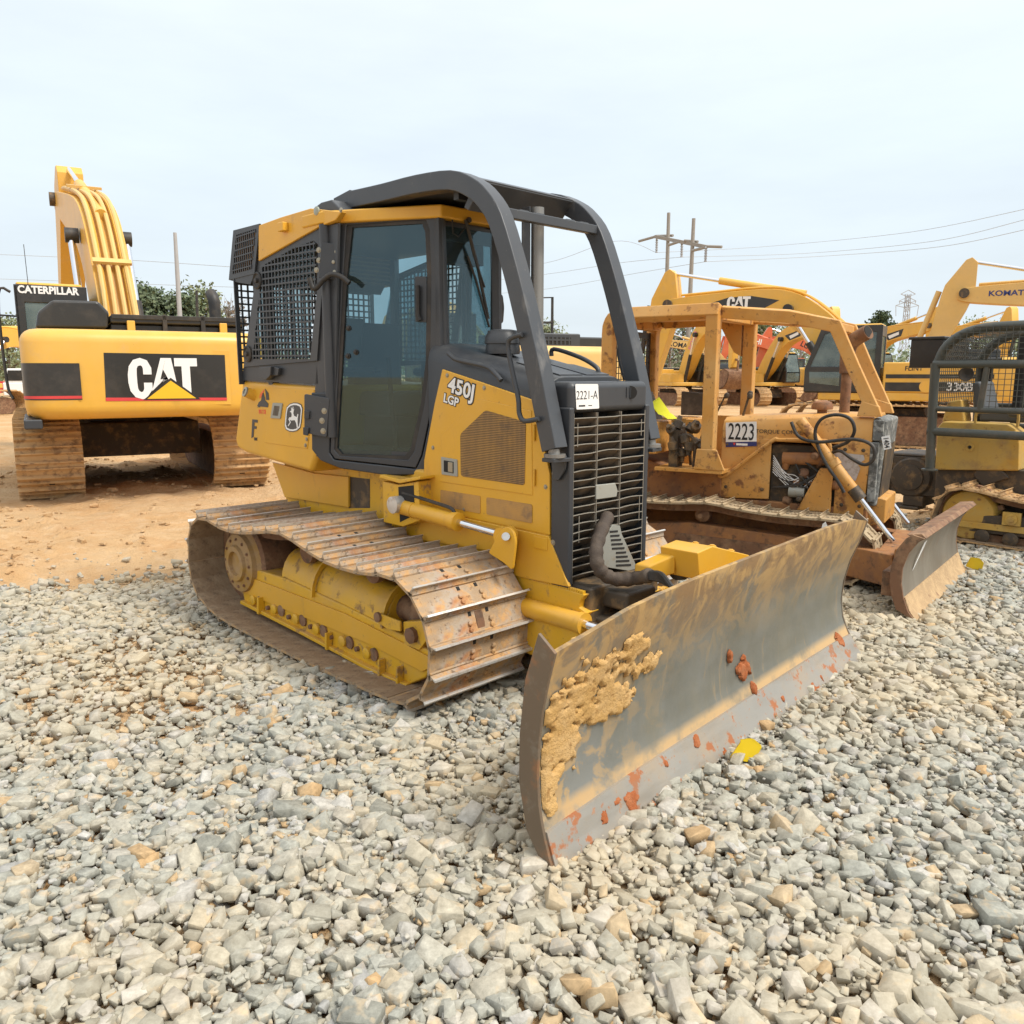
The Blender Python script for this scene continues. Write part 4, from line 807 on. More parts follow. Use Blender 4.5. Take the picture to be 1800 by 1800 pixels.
def shoe_mesh(w2, pitch, gh=.05):
    mb = MB(); h = pitch/2
    mb.loft([[(x, y, z) for x, z in ((-h-.022, -.010), (-h+.01, -.012), (h*.5, -.012), (h, -.002), (h+.002, .012), (h*.4, .004), (-h+.012, .003), (-h-.018, -.001))] for y in (-w2, -w2*.97, w2*.97, w2)])
    mb.loft([[(x, y, z) for x, z in ((h*.62, .0), (h*.78, gh*.72), (h*.80, gh*.72), (h*1.0, .006))] for y in (-w2, w2)])
    mb.loft([[(h*.78-.0005, y, gh*.70), (h*.79, y, gh), (h*.79+.012, y, gh), (h*.80+.003, y, gh*.68)] for y in (-w2*1.002, -w2*.9, w2*.9, w2*1.002)], mi=1)
    for y in (-.06, .06):
        mb.box((-h*.62, y, .003), (.022, .02, .004), mi=2)
        for x in (-h*.05, h*.35): mb.lathe((x, y*1.2, .003), (0, 0, 1), [(.014, 0), (.013, .012), (.006, .016)], 8)
    mb.box((0, 0, -.0135), (pitch*1.03, w2*1.99, .002), mi=3)
    return mb
def track(side, parent, name='crawler_track'):
    tk_ = empty(name, parent=parent); vc = side*.71; proto = None
    for k in range(NS):
        p, q, r_ = on_path(k*pit), on_path(k*pit+pit*.5), on_path(k*pit-pit*.5); t = (q-r_).normalized(); n_ = V((-t.y, t.x))   # path runs rear, top, front: outward is left of travel
        c = p-n_*.048
        if proto is None:
            o = shoe_mesh(.35, pit).build('track_shoe', [M['shoe'], M['steel'], M['void'], M['shoe_in']], tk_); proto = o
        else: o = proto.copy(); C.objects.link(o); o.parent = tk_
        o.matrix_local = Matrix(((t.x, 0, n_.x, c.x), (0, 1, 0, vc), (t.y, 0, n_.y, c.y), (0, 0, 0, 1)))
    ch = MB()
    inner = [p for p in pth[::2]]
    for off in (-.075, .075):
        sec = []
        for i, p in enumerate(inner):
            t = (inner[(i+1) % len(inner)]-inner[i-1]).normalized(); n_ = V((-t.y, t.x)); a, b = p-n_*.065, p-n_*.135
            sec.append([(a.x, vc+off-.018, a.y), (a.x, vc+off+.018, a.y), (b.x, vc+off+.018, b.y), (b.x, vc+off-.018, b.y)])
        ch.loft(sec+[sec[0]], True, False)
    ch.build('track_chain', M['rust'], tk_)
    ou = vc+side*.15                                        # outer face of the roller frame
    X = lambda px, py, off=0: V((D(px, py, v=-.86).x, ou+side*off, D(px, py, v=-.86).z))
    y1 = -side
    mb = MB(); mb.prism([X(*p) for p in [(428, 994), (500, 1016), (608, 1066), (708, 1116), (764, 1150), (760, 1172), (748, 1192), (722, 1203), (648, 1170), (540, 1112), (429, 1056), (424, 1030)]], IN(y1*.30)); rf = mb.build('roller_frame', M['yellow_low'], tk_, .012)
    mb = MB(); mb.prism([X(*p, .012) for p in [(430, 1010), (608, 1078), (708, 1128), (764, 1158), (760, 1172), (745, 1180), (648, 1130), (540, 1086), (429, 1040)]], IN(y1*.012)); mb.build('guard_plate', M['yellow'], rf, .003)
    mb = MB(); mb.prism([X(*p, .03) for p in [(429, 1054), (540, 1110), (648, 1168), (722, 1201), (720, 1206), (648, 1174), (540, 1116), (429, 1060)]], IN(y1*.05)); mb.build('guard_rail', M['yellow_low'], rf, .004)
    for px, py in ((455, 1054), (492, 1070), (530, 1087), (566, 1105), (612, 1126), (655, 1147)):
        mb = MB(); mb.lathe(X(px-6, py, .004), (0, side, 0), [(.034, 0), (.034, .02), (.026, .024)], 14); mb.build('roller_cap', M['yellow_low'], rf); mb = MB(); mb.lathe(X(px+4, py+3, .0), (0, side, 0), [(.038, 0), (.038, .012), (.01, .013)], 14); mb.build('roller_opening', M['rust'], rf); mb = MB(); mb.lathe(X(px+18, py+14, .0), (0, side, 0), [(.016, 0), (.016, .02), (.008, .022)], 8); mb.build('bolt', M['rust'], rf)
    for px, py in ((462, 1062), (582, 1124), (675, 1170), (707, 1183)):
        mb = MB(); mb.prism([X(px, py-14, .004), X(px+3, py-13, .004), X(px+3, py+16, .004), X(px, py+14, .004)], IN(side*.04)); mb.build('rib', M['yellow_low'], rf)
    # recoil housing, its covers and the front yoke
    rc = MB(); q0, q1 = (-1.52, .50), (-.38, .44)
    rc.loft([[(u, vc+.14*math.cos(a), z-.13+.20*math.sin(a)) for a in [math.pi*k/10 for k in range(11)]]+[(u, vc-.15, z-.22), (u, vc+.15, z-.22)] for u, z in (q0, (-1.1, .475), q1)]); rh = rc.build('recoil_housing', M['yellow_low'], tk_, .006)
    for u in (-1.12, -.40):
        mb = MB(); mb.loft([[(u+du, vc+rr_*math.cos(a)*.15, (.475 if u < -1 else .44)-.13+rr_*.20*math.sin(a)) for a in [math.pi*k/10 for k in range(11)]] for du, rr_ in ((0, 1.0), (0, 1.16), (.02, 1.16), (.02, 1.0))], False, False); mb.build('housing_collar', M['yellow_low'], rh)
    mb = MB(); mb.tube([(-.40, vc, .40), (-.05, vc, .38)], .075, 16); mb.build('recoil_rod', M['rust'], tk_)
    mb = MB(); mb.prism([X(*p, .02) for p in [(671, 1074), (712, 1090), (712, 1108), (690, 1104), (670, 1090)]], IN(side*.015)); mb.prism([X(*p, .014) for p in [(712, 1092), (745, 1090), (757, 1120), (740, 1142), (714, 1132)]], IN(y1*.05)); yk = mb.build('idler_yoke', M['yellow_low'], tk_, .005)
    mb = MB(); mb.lathe(X(675, 1082, .035), (0, side, 0), [(.028, 0), (.028, .015), (.012, .018)], 14); mb.build('bolt', M['rust'], yk); mb = MB(); mb.lathe(X(730, 1115, .01), (0, side, 0), [(.045, 0), (.045, .03), (.025, .04)], 8); mb.build('bolt', M['rust'], yk)
    mb = MB(); mb.lathe((-.03, vc-.1, .375), (0, 1, 0), [(.06, 0), (.20, .0), (.22, .03), (.255, .04), (.265, .07), (.275, .075), (.275, .125), (.265, .13), (.255, .16), (.22, .17), (.20, .2), (.06, .2)], 36); mb.build('idler', M['rust'], tk_)
    sx_, sz_ = -2.03, .41
    mb = MB(); mb.lathe((sx_, vc-.14, sz_), (0, 1, 0), [(.1, 0), (.23, 0), (.275, .02), (.285, .1), (.285, .18), (.275, .26), (.23, .28), (.1, .28)] if side > 0 else [(.1, .28), (.23, .28), (.275, .26), (.285, .18), (.285, .1), (.275, .02), (.23, 0), (.1, 0)], 32); spk = mb.build('sprocket', M['rust'], tk_)
    mb = MB(); mb.lathe((sx_, vc+side*.14, sz_), (0, side, 0), [(.262, -.03), (.262, -.02), (.235, .0), (.21, .012), (.20, .04), (.13, .05), (.12, .07), (.085, .07), (.08, .045), (.02, .04)], 36); dv = mb.build('final_drive_cover', M['yellow_mud'], spk)
    bolts([(sx_+.165*math.cos(a), vc+side*.185, sz_+.165*math.sin(a)) for a in [k*math.pi/6 for k in range(12)]], (0, side, 0), 'bolt', dv, .010, 'rust', .014)
    for u in (-1.25, -.55):
        mb = MB(); mb.lathe((u, vc-.12, .60), (0, 1, 0), [(.03, 0), (.075, .01), (.075, .05), (.055, .06), (.055, .18), (.075, .19), (.075, .23), (.03, .24)], 18); mb.build('carrier_roller', M['rust'], tk_)
    mb = MB(); mb.bb((-.9, vc-.02, .45), (-.87, vc+.02, .62)); mb.build('roller_post', M['yellow_low'], tk_)
    return tk_
track(-1, dz); track(1, dz)
# ------------------------------------------------------------------ blade: x runs along it to the near end, y forward, z up
ev = V((-.117, 2.921, 0)).normalized(); BL = 1.462
bx = -ev; by = V((ev.y, -ev.x, 0)); mid = V((1.4015, -.0385, 0))
BM = Matrix((bx, by, V((0, 0, 1)))).transposed().to_4x4(); BM.translation = mid
near = [(0, -.015), (-.022, .04), (-.052, .13), (-.070, .22), (-.076, .33), (-.070, .45), (-.056, .56), (-.030, .68), (.004, .80), (.02, .86)]
far = [(0, -.015), (-.04, .04), (-.100, .13), (-.140, .22), (-.158, .33), (-.150, .45), (-.122, .58), (-.075, .70), (-.045, .80), (-.03, .86)]
def top_z(x):
    t = [(-1.47, .835), (-1.25, .875), (-.9, .885), (.5, .872), (.85, .862), (1.05, .848), (1.25, .815), (1.47, .782)]
    return float(np.interp(x, [a for a, b in t], [b for a, b in t]))
def bprof(x, k):                                # k 0..1 up the face
    f = (x+BL)/(2*BL); tz = top_z(x); z = -.015+(tz+.015)*k
    yn = np.interp(z, [b for a, b in near], [a for a, b in near]); yf = np.interp(z, [b for a, b in far], [a for a, b in far])
    return float(yf*(1-f)+yn*f), z
bl = empty('blade', parent=dz); bl.matrix_local = BM
def sheet(name, k0, k1, m, nx=60, nz=26, off=0.0, th=.022):
    mb = MB(); secs = []
    for i in range(nx+1):
        x = -BL+2*BL*i/nx
        fr = [bprof(x, k0+(k1-k0)*j/nz) for j in range(nz+1)]
        secs.append([(x, y+off, z) for y, z in fr]+[(x, y+off-th, z) for y, z in fr[::-1]])
    mb.loft(secs); return mb.build(name, m, bl)
M['mold'] = mat('moldboard_steel', (.175, .175, .148), .40, .3, var=.08, spec=.5, layers=[
    dict(c=(.26, .265, .25), s=1.3, lo=.42, hi=.66, a=.8), dict(c=(.25, .22, .15), s=2.2, lo=.48, hi=.75, a=.5, st=(2, 1, .8)),
    dict(c=(.30, .185, .085), s=2.0, lo=.28, hi=.50, a=.95, z=(.82, .50), rg=.7, dist=.8), dict(c=(.52, .34, .14), s=6, lo=.45, hi=.56, a=.9, dist=1.2, z=(.86, .40), rg=.85), dict(c=(.52, .33, .13), s=9, lo=.50, hi=.58, a=.9, dist=.8, x=(1.6, .5), rg=.9), dict(c=(.17, .115, .06), s=9, lo=.52, hi=.66, a=.7, z=(.90, .60), rg=.8, dist=.6),
    dict(c=(.50, .34, .16), s=5, lo=.60, hi=.72, a=.6, st=(2.6, 1, .30), rg=.8, dist=.7), dict(c=(.12, .08, .05), s=30, lo=.64, hi=.72, a=.6, z=(.86, .4)),
    dict(c=(.56, .38, .19), s=5, lo=.30, hi=.50, a=.95, z=(.155, .192), rg=.9)], bump=(70, .08, .003))
M['edge'] = mat('cutting_edge_steel', (.33, .31, .275), .42, .3, layers=[
    dict(c=(.44, .31, .18), s=4, lo=.45, hi=.7, a=.5, rg=.7), dict(c=(.40, .15, .06), s=9, lo=.56, hi=.61, a=.95, rg=.9), dict(c=(.42, .2, .1), s=28, lo=.60, hi=.66, a=.8, rg=.9), dict(c=(.24, .205, .16), s=3, lo=.5, hi=.7, a=.6, st=(.6, 1, 3))], bump=(60, .12, .004))
sheet('moldboard', .155, 1.0, M['mold'])
sheet('cutting_edge', 0.0, .165, M['edge'], off=.012, th=.032, nz=8)
mb = MB()
for x in (-1.462, -.98, .98, 1.462): pass
M['plate'] = mat('blade_end_brown', (.16, .115, .075), .6, .2, layers=[dict(c=(.28, .25, .2), s=5, lo=.5, hi=.65, a=.7), dict(c=(.3, .14, .06), s=9, lo=.56, hi=.66, a=.7)], bump=(60, .15, .004))
for s_ in (1, -1):
    mb = MB(); fr = [bprof(s_*BL, k/14) for k in range(15)]; pts = [(y+.004, z) for y, z in fr]+[(fr[-1][0]-.07, fr[-1][1]+.055), (fr[11][0]-.085, .66), (fr[8][0]-.085, .45), (fr[5][0]-.085, .27), (fr[2][0]-.08, .10), (-.05, .0)]
    mb.prism([(s_*BL, y, z) for y, z in pts], (s_*.014, 0, 0)); mb.build('end_plate', M['plate'], bl, .003)
mb = MB()
for zc, dy in ((.60, -.22), (.22, -.25)): mb.prism([(-1.1, dy-.06, zc-.05), (-1.1, dy+.045, zc-.05), (-1.1, dy+.06, zc+.03), (-1.1, dy-.06, zc+.03)], (2.15, 0, 0))
for x in (-1.05, -.5, .5, 1.0): mb.bb((x-.02, -.30, .2), (x+.02, -.19, .66))
mb.bb((-.35, -.36, .12), (.35, -.20, .62)); mb.build('blade_back_frame', M['yellow_low'], bl, .01)
def mud(name, fn, m, x0, x1, k0, k1, st, seed, thick):
    rr = random.Random(seed); nx, nk = int((x1-x0)/st), int((k1-k0)*.87/st); mb = MB(); idx = {}; hs_ = {}
    for i in range(nx+1):
        for j in range(nk+1):
            x = x0+(x1-x0)*i/nx; k = k0+(k1-k0)*j/nk; y, z = bprof(x, k)
            nzv = .5*mnoise.fractal(V((x*8, z*8, seed)), .6, 2, 6)+.3*mnoise.noise(V((x*30, z*30, seed)))
            h = min(fn(x, z)-.22+2.5*nzv, (x1-x)*60-.3, (x-x0)*60-.3)
            hs_[i, j] = h; t = max(0, min(1, h*2.2)); bump_ = .35+.65*abs(mnoise.fractal(V((x*30, z*30, seed+4)), .7, 2, 4))
            idx[i, j] = (x, y+.0145+(thick*t*(.3+bump_*1.6) if h > 0 else -.0115), z)
    ids = {}; vs = []
    for i in range(nx):
        for j in range(nk):
            q = [(i, j), (i+1, j), (i+1, j+1), (i, j+1)]
            if max(hs_[c] for c in q) > 0:
                f = []
                for c in q:
                    if c not in ids: ids[c] = len(vs); vs.append(idx[c])
                    f.append(ids[c])
                mb.f.append(tuple(f)); mb.m.append(0)
    mb.v = vs; return mb.build(name, m, bl, sharp=60)
def blob(cx, cz, rx, rz): return lambda x, z: 1-((x-cx)/rx)**2-((z-cz)/rz)**2
def union(*f): return lambda x, z: max(g_(x, z) for g_ in f)
M['mudtan'] = mat('caked_tan_mud', (.56, .34, .125), .95, layers=[dict(c=(.62, .41, .19), s=9, lo=.42, hi=.62, a=.8), dict(c=(.32, .17, .06), s=24, lo=.56, hi=.66, a=.8)], bump=(90, .8, .012), spec=.1)
M['mudred'] = mat('red_clay', (.36, .115, .045), .95, layers=[dict(c=(.46, .19, .09), s=20, lo=.45, hi=.62, a=.8), dict(c=(.2, .06, .03), s=40, lo=.56, hi=.68, a=.8)], bump=(110, .8, .01), spec=.1)
mud('mud_patch', union(blob(1.36, .44, .12, .20), blob(1.18, .57, .22, .11), blob(1.12, .48, .18, .09), blob(1.43, .30, .05, .16), blob(.86, .56, .16, .045), blob(.95, .66, .10, .05)), M['mudtan'], .55, 1.456, .22, .95, .0075, 5, .0035)
def bxz(px, py): 
    p = D(px, py, u=1.36); return -(p.y-mid.y), p.z
for i, (px, py, rx, rz) in enumerate([(1030, 1490, .075, .05), (1008, 1497, .025, .018), (1119, 1421, .05, .055), (1105, 1438, .02, .02), (1157, 1388, .055, .04), (1085, 1399, .035, .03), (1062, 1401, .025, .022), (1203, 1358, .028, .03), (1253, 1326, .034, .034), (1219, 1299, .022, .022), (1329, 1182, .05, .055), (1341, 1215, .018, .03), (1305, 1160, .018, .03), (1381, 1243, .04, .035), (1431, 1213, .04, .035), (1377, 1228, .02, .02), (1161, 1336, .02, .014), (1037, 1424, .018, .022), (1505, 1130, .03, .03), (1448, 1192, .02, .02)]):
    x, z = bxz(px, py); kz = max(.05, min(.9, (z+.015)/.88))
    mud('clay_clod', blob(x, z, rx*1.15, rz*1.15), M['mudred'], max(-1.45, x-rx*1.9), min(1.45, x+rx*1.9), max(.005, kz-rz*2.1), min(.97, kz+rz*2.1), .0052, 20+i, .004)
# yellow tag on the stones in front of the blade
def ground_tag(px, py, label, sc_=1.0, parent=None, y=None, rz=.3):
    p = world_at(px, py, y) if y else V(tuple(Frame(0, 0, 0).D(px, py, z=.045)))
    t = rnd([V((-.075, 0, -.045)), V((-.045, 0, .052)), V((.03, 0, .060)), (V((.082, 0, .02))), V((.078, 0, -.05)), V((.01, 0, -.062))], .012)
    mb = MB(); n = len(t); mb.loft([[q*sc_ for q in t], [q*sc_+V((0, .006, 0)) for q in t]]); mb.v = [(x, y_+.10*x*x-.25*z+.02*math.sin(x*60+z*40), z) for x, y_, z in mb.v]
    o = mb.build('plastic_tag', M['tag'], bevel=.002, loc=p); o.rotation_euler = (-.35, .12, rz); tag(o, label, 'tag'); return o
ground_tag(1311, 1318, 'bright yellow plastic tag lying against the cutting edge of the big dozer blade', .85)
# ------------------------------------------------------------------ the old orange dozer beside it
F4 = Frame(2.68, 7.2, R(-32)); od = empty('bulldozer', (2.68, 7.2, 0), R(-32))
tag(od, 'old orange open bulldozer with a four post roll frame, lot number 2223 and rusty blade', 'bulldozer')
G = F4.D
def chain_track(parent, pts, vc, hw, pitch, m_shoe, side, gh=.045, chain=.06, name='crawler_track'):
    tk_ = empty(name, parent=parent)
    q = smooth_path([(u, 0, z) for u, z in pts]+[(pts[0][0], 0, pts[0][1])], 6)[:-1]; q = [V((p.x, p.z)) for p in q]
    sg = [(q[(i+1) % len(q)]-q[i]).length for i in range(len(q))]; pr = sum(sg); n = round(pr/pitch); pi_ = pr/n
    def on(s):
        s %= pr
        for i, l in enumerate(sg):
            if s <= l: return q[i].lerp(q[(i+1) % len(q)], s/l)
            s -= l
        return q[0]
    proto = None
    for k in range(n):
        a, b, c0 = on(k*pi_), on((k+.5)*pi_), on((k-.5)*pi_); t = (b-c0).normalized(); nn = V((-t.y, t.x)); c = a-nn*gh
        if proto is None: o = proto = shoe_mesh(hw, pi_, gh).build('track_shoe', m_shoe, tk_)
        else: o = proto.copy(); C.objects.link(o); o.parent = tk_
        o.matrix_local = Matrix(((t.x, 0, nn.x, c.x), (0, 1, 0, vc), (t.y, 0, nn.y, c.y), (0, 0, 0, 1)))
    ch = MB()
    for off in (-chain, chain):
        sec = []
        for i, p in enumerate(q):
            t = (q[(i+1) % len(q)]-q[i-1]).normalized(); nn = V((-t.y, t.x)); a, b = p-nn*(gh+.015), p-nn*(gh+.085)
            sec.append([(a.x, vc+off-.015, a.y), (a.x, vc+off+.015, a.y), (b.x, vc+off+.015, b.y), (b.x, vc+off-.015, b.y)])
        ch.loft(sec+[sec[0]], True, False)
    ch.build('track_chain', M['rust'], tk_); return tk_
M['shoe_dry'] = mat('dry_pale_track_plate', (.36, .27, .16), .8, layers=[dict(c=(.46, .36, .23), s=5, lo=.42, hi=.6, a=.8), dict(c=(.19, .11, .06), s=11, lo=.54, hi=.66, a=.7)], bump=(45, .4, .01))
opath = [(-2.02, .25), (-1.98, .42), (-1.85, .57), (-1.62, .625), (-1.28, .605), (-1.0, .615), (-.72, .635), (-.45, .605), (-.2, .585), (.04, .582), (.30, .582), (.44, .565), (.58, .48), (.67, .35), (.66, .22), (.58, .09), (.42, .0), (.2, -.02), (-.8, -.02), (-1.6, -.01), (-1.85, .05), (-1.97, .14)]
for s_ in (-1, 1):
    tk_ = chain_track(od, opath, s_*.58, .17, .158, [M['shoe_dry'], M['shoe_dry'], M['void'], M['shoe_in']], s_, .035, .05)
    mb = MB(); mb.prism([(-1.75, s_*.50, .12), (-1.75, s_*.50, .30), (-.9, s_*.50, .40), (.1, s_*.50, .36), (.5, s_*.50, .30), (.5, s_*.50, .14)], IN(s_*.16)); mb.build('roller_frame', M['orange_rust'], tk_, .01)
    mb = MB(); mb.prism([(-1.1, s_*.64, .16), (-1.0, s_*.64, .30), (-.1, s_*.64, .28), (.1, s_*.64, .16)], IN(s_*.03)); mb.build('rock_guard', M['rust'], tk_, .006)
    mb = MB(); mb.lathe((.34, s_*.50, .29), (0, s_, 0), [(.05, 0), (.20, 0), (.235, .03), (.235, .11), (.2, .15), (.07, .16), (.06, .19), (.02, .2)], 28); mb.build('idler', M['rust'], tk_)
    mb = MB(); mb.lathe((-1.66, s_*.46, .30), (0, s_, 0), [(.05, 0), (.22, 0), (.25, .03), (.25, .16), (.17, .20), (.06, .22)], 28); mb.build('sprocket', M['orange_rust'], tk_)
    for u in (-.8,):
        mb = MB(); mb.lathe((u, s_*.52, .47), (0, s_, 0), [(.02, 0), (.065, .01), (.065, .1), (.03, .13), (.02, .16)], 16); mb.build('carrier_roller', M['rust'], tk_)
mb = MB(); mb.bb((-1.7, -.36, .26), (.5, .36, .60)); mb.prism([(-1.75, -.38, .50), (-1.75, -.38, 1.0), (-1.2, -.38, .84), (-.72, -.38, .84), (-.72, -.38, .50)], IN(.76)); mb.build('hull', M['orange_rust'], od, .012)
mb = MB(); mb.bb((-1.27, -.60, .835), (-.65, .60, .868)); mb.build('platform', M['orange'], od, .006)
mb = MB(); mb.bb((-1.75, -.60, .98), (-1.26, -.22, 1.27)); mb.bb((-1.75, .22, .98), (-1.26, .60, 1.27)); mb.build('fender_box', M['orange'], od, .015)
mb = MB(); mb.prism([(-1.10, .30, .87), (-.76, .30, .87), (-.76, .30, 1.30), (-1.14, .30, 1.30)], IN(-.03)); mb.bb((-1.14, -.2, .87), (-1.06, .28, 1.28)); mb.build('control_console', M['orange'], od, .006)
mb = MB(); mb.bb((-1.55, -.22, 1.12), (-1.12, .22, 1.22)); mb.prism([(-1.56, -.22, 1.2), (-1.50, -.22, 1.2), (-1.64, -.22, 1.52), (-1.70, -.22, 1.52)], IN(.44)); mb.prism([(-1.45, .50, 1.28), (-1.1, .5, 1.28), (-1.12, .5, 1.50), (-1.45, .5, 1.52)], IN(.02)); mb.build('seat', M['louver'], od, .012)
rr = random.Random(9); mb = MB()
for _ in range(11): c = (-1.06+rr.uniform(-.10, .12), -.46+rr.uniform(-.08, .08), 1.0+rr.uniform(0, .26)); mb.lathe(c, (rr.gauss(0, 1), rr.gauss(0, 1), rr.gauss(0, 1)), [(.02, 0), (.045, .004), (.045, .07), (.025, .08), (.02, .12)], 10)
mb.tube(smooth_path([(-1.1, -.5, .9), (-1.12, -.5, 1.1), (-1.0, -.52, 1.16), (-.93, -.52, 1.1), (-.93, -.52, .88)], 4), .016, 7); mb.tube(smooth_path([(-1.0, -.4, .88), (-1.0, -.42, 1.06), (-.9, -.42, 1.1), (-.86, -.42, .88)], 4), .014, 7); mb.bb((-1.16, -.54, .87), (-1.08, -.4, 1.2)); mb.build('valve_bank', M['grease'], od, sharp=50)
for a, b in (((-1.0, -.1, 1.25), (-.96, -.1, 1.55)), ((-.95, .05, 1.28), (-.85, .05, 1.50)), ((-.66, -.1, 1.2), (-.58, -.12, 1.5)), ((-.68, -.05, 1.2), (-.60, -.05, 1.52)), ((-.9, -.45, .9), (-.88, -.45, 1.14))):
    mb = MB(); mb.tube([a, b], .009, 6); mb.lathe(V(b)-V((0, 0, .03)), (V(b)-V(a)), [(.004, 0), (.024, .012), (.026, .03), (.018, .05), (.002, .056)], 10); mb.build('lever', M['grease'], od)
# roll frame
sq = lambda w_, h_: [(-w_/2, -h_/2), (w_/2, -h_/2), (w_/2, h_/2), (-w_/2, h_/2)]
rf = empty('roll_frame', parent=od)
for s_ in (-1, 1):
    mb = MB(); mb.bb((-.845, s_*.55-.055, .868), (-.735, s_*.55+.055, 2.20)); mb.prism([(-.9, s_*.55-.06, .868), (-.62, s_*.55-.06, .868), (-.70, s_*.55-.06, 1.05), (-.88, s_*.55-.06, 1.05)], IN(-s_*-.0+.02)); mb.build('front_post', M['orange'], rf, .012)
    mb = MB(); p_ = smooth_path([(-1.78, s_*.52, 1.0), (-1.78, s_*.52, 1.6), (-1.78, s_*.52, 2.05)], 2)+smooth_path([(-1.775, s_*.52, 2.12), (-1.74, s_*.52, 2.19), (-1.66, s_*.52, 2.215)], 3)+[V((-1.2, s_*.54, 2.22)), V((-.735, s_*.55, 2.225))]
    mb.sweep(p_, sq(.11, .11), up=(1, 0, .1)); mb.build('side_hoop', M['orange'], rf, .012)
    p_ = [V((-.74, s_*.50, 2.215)), V((-.20, s_*.42, 2.165)), V((.16, s_*.35, 2.08)), V((.33, s_*.34, 1.72)), V((.50, s_*.33, 1.375))]
    mb = MB(); mb.sweep(p_, sq(.06, .10), up=(1, 0, .4)); mb.prism([(.37, s_*.33-.035, 1.355), (.56, s_*.33-.035, 1.355), (.53, s_*.33-.035, 1.44), (.40, s_*.33-.035, 1.48)], IN(.07)); mb.build('sweep_bar', M['orange'], rf, .008)
    if s_ > 0:
        mb = MB(); mb.prism([(-.86, .50, 2.2), (-.86, .50, 1.86), (-.93, .50, 1.90), (-1.1, .50, 2.2)], IN(.09)); mb.build('gusset', M['orange'], rf, .004)
mb = MB(); mb.bb((-.84, -.5, 2.15), (-.74, .5, 2.26)); mb.bb((-1.80, -.5, 2.12), (-1.70, .5, 2.2)); mb.bb((.11, -.33, 2.04), (.19, .33, 2.11)); mb.build('cross_beam', M['orange'], rf, .01)
mb = MB(); mb.bb((-1.72, -.49, 2.205), (-.82, .49, 2.22)); mb.build('roof_plate', M['orange'], rf)
mb = MB(); mb.ring([(-1.80, -.46, 1.3), (-1.80, .46, 1.3), (-1.80, .46, 2.1), (-1.80, -.46, 2.1)], [(-1.80, -.42, 1.34), (-1.80, .42, 1.34), (-1.80, .42, 2.04), (-1.80, -.42, 2.04)], (.02, 0, 0)); mb.lattice([(-1.79, -.42, 1.34), (-1.79, .42, 1.34), (-1.79, .42, 2.04), (-1.79, -.42, 2.04)], (0, 1, 0), (0, 0, 1), .055, .055, .008, .006); mb.build('rear_screen', M['black'], rf)
# engine hood, open on this side
def hs4(u, zt=1.365, zb=1.12, hw=.36): 
    return [(u, y, z) for y, z in [(-hw, zb), (-hw, zt-.09), (-hw+.03, zt-.03), (-hw+.10, zt), (hw-.10, zt), (hw-.03, zt-.03), (hw, zt-.09), (hw, zb)]]
mb = MB(); mb.loft([hs4(-.735, 1.315), hs4(.10), hs4(.50)]); eh = mb.build('engine_hood', M['orange'], od, .008)
mb = MB(); mb.prism([(-.735, -.365, .60), (-.735, -.365, 1.14), (-.30, -.365, 1.14), (-.30, -.365, .62)], IN(.02)); mb.prism([(.24, -.365, .50), (.24, -.365, 1.14), (.50, -.365, 1.14), (.47, -.365, .53)], IN(.02)); mb.prism([(-.735, .345, .60), (-.735, .345, 1.14), (.5, .345, 1.14), (.48, .345, .55)], IN(.02)); mb.build('side_panel', M['orange'], od, .004)
mb = MB(); mb.bb((-.32, -.30, .52), (.24, .30, 1.10)); mb.build('engine_block', M['grease'], od, .02)
mb = MB(); mb.cyl((-.20, -.335, .98), (.16, -.335, .99), .055, 14); mb.cyl((-.1, -.34, .78), (.2, -.34, .78), .025, 10); mb.build('manifold', M['orange_rust'], od); mb = MB(); mb.cyl((-.13, -.35, .70), (.0, -.35, .70), .05, 14); mb.build('starter_motor', M['galv'], od)
mb = MB()
for k in range(8): mb.tube(smooth_path([(-.28, -.35, 1.0-.02*k), (-.22+.02*k, -.37, .92-.03*k), (-.15+.03*k, -.36, .80+.02*(k % 3)), (-.05+.02*k, -.35, .72+.03*(k % 4))], 5), .0035, 4)
mb.build('loose_wires', M['white'], od)
mb = MB(); mb.tube(smooth_path([(-.74, -.39, .80), (-.66, -.40, .82), (-.30, -.39, 1.12), (-.22, -.39, 1.14), (.10, -.39, 1.15), (.18, -.39, 1.12), (.19, -.39, 1.0)], 4), .017, 8); mb.build('step_rail', M['orange'], od)
mb = MB(); mb.prism([(-.05, -.40, .55), (.22, -.40, .55), (.22, -.40, .92), (.12, -.40, .92)], IN(.03)); mb.build('cylinder_bracket', M['orange'], od, .006)
rr = random.Random(21)
for k in range(12):
    c_ = V((rr.uniform(-.26, .2), -.325, rr.uniform(.60, 1.02))); mb = MB(); ax3 = V((rr.choice([1, 0, .3]), -.4, rr.choice([0, 1, .4]))); r_ = rr.uniform(.018, .045); l_ = rr.uniform(.04, .13); mb.lathe(c_, ax3, [(r_*.6, 0), (r_, .006), (r_, l_), (r_*.5, l_+.012)], 12); mb.build('engine_fitting', M[rr.choice(['grease', 'orange_rust', 'rust'])], od)
for k in range(5):
    a_ = V((rr.uniform(-.3, 0), -.35, rr.uniform(.7, 1.05))); b_ = V((rr.uniform(0, .24), -.35, rr.uniform(.58, 1.05))); mb = MB(); mb.tube(smooth_path([a_, (a_+b_)/2+V((0, -.03, rr.uniform(-.12, .02))), b_], 6), rr.uniform(.006, .011), 6); mb.build('engine_hose', M['black'], od, sharp=80)
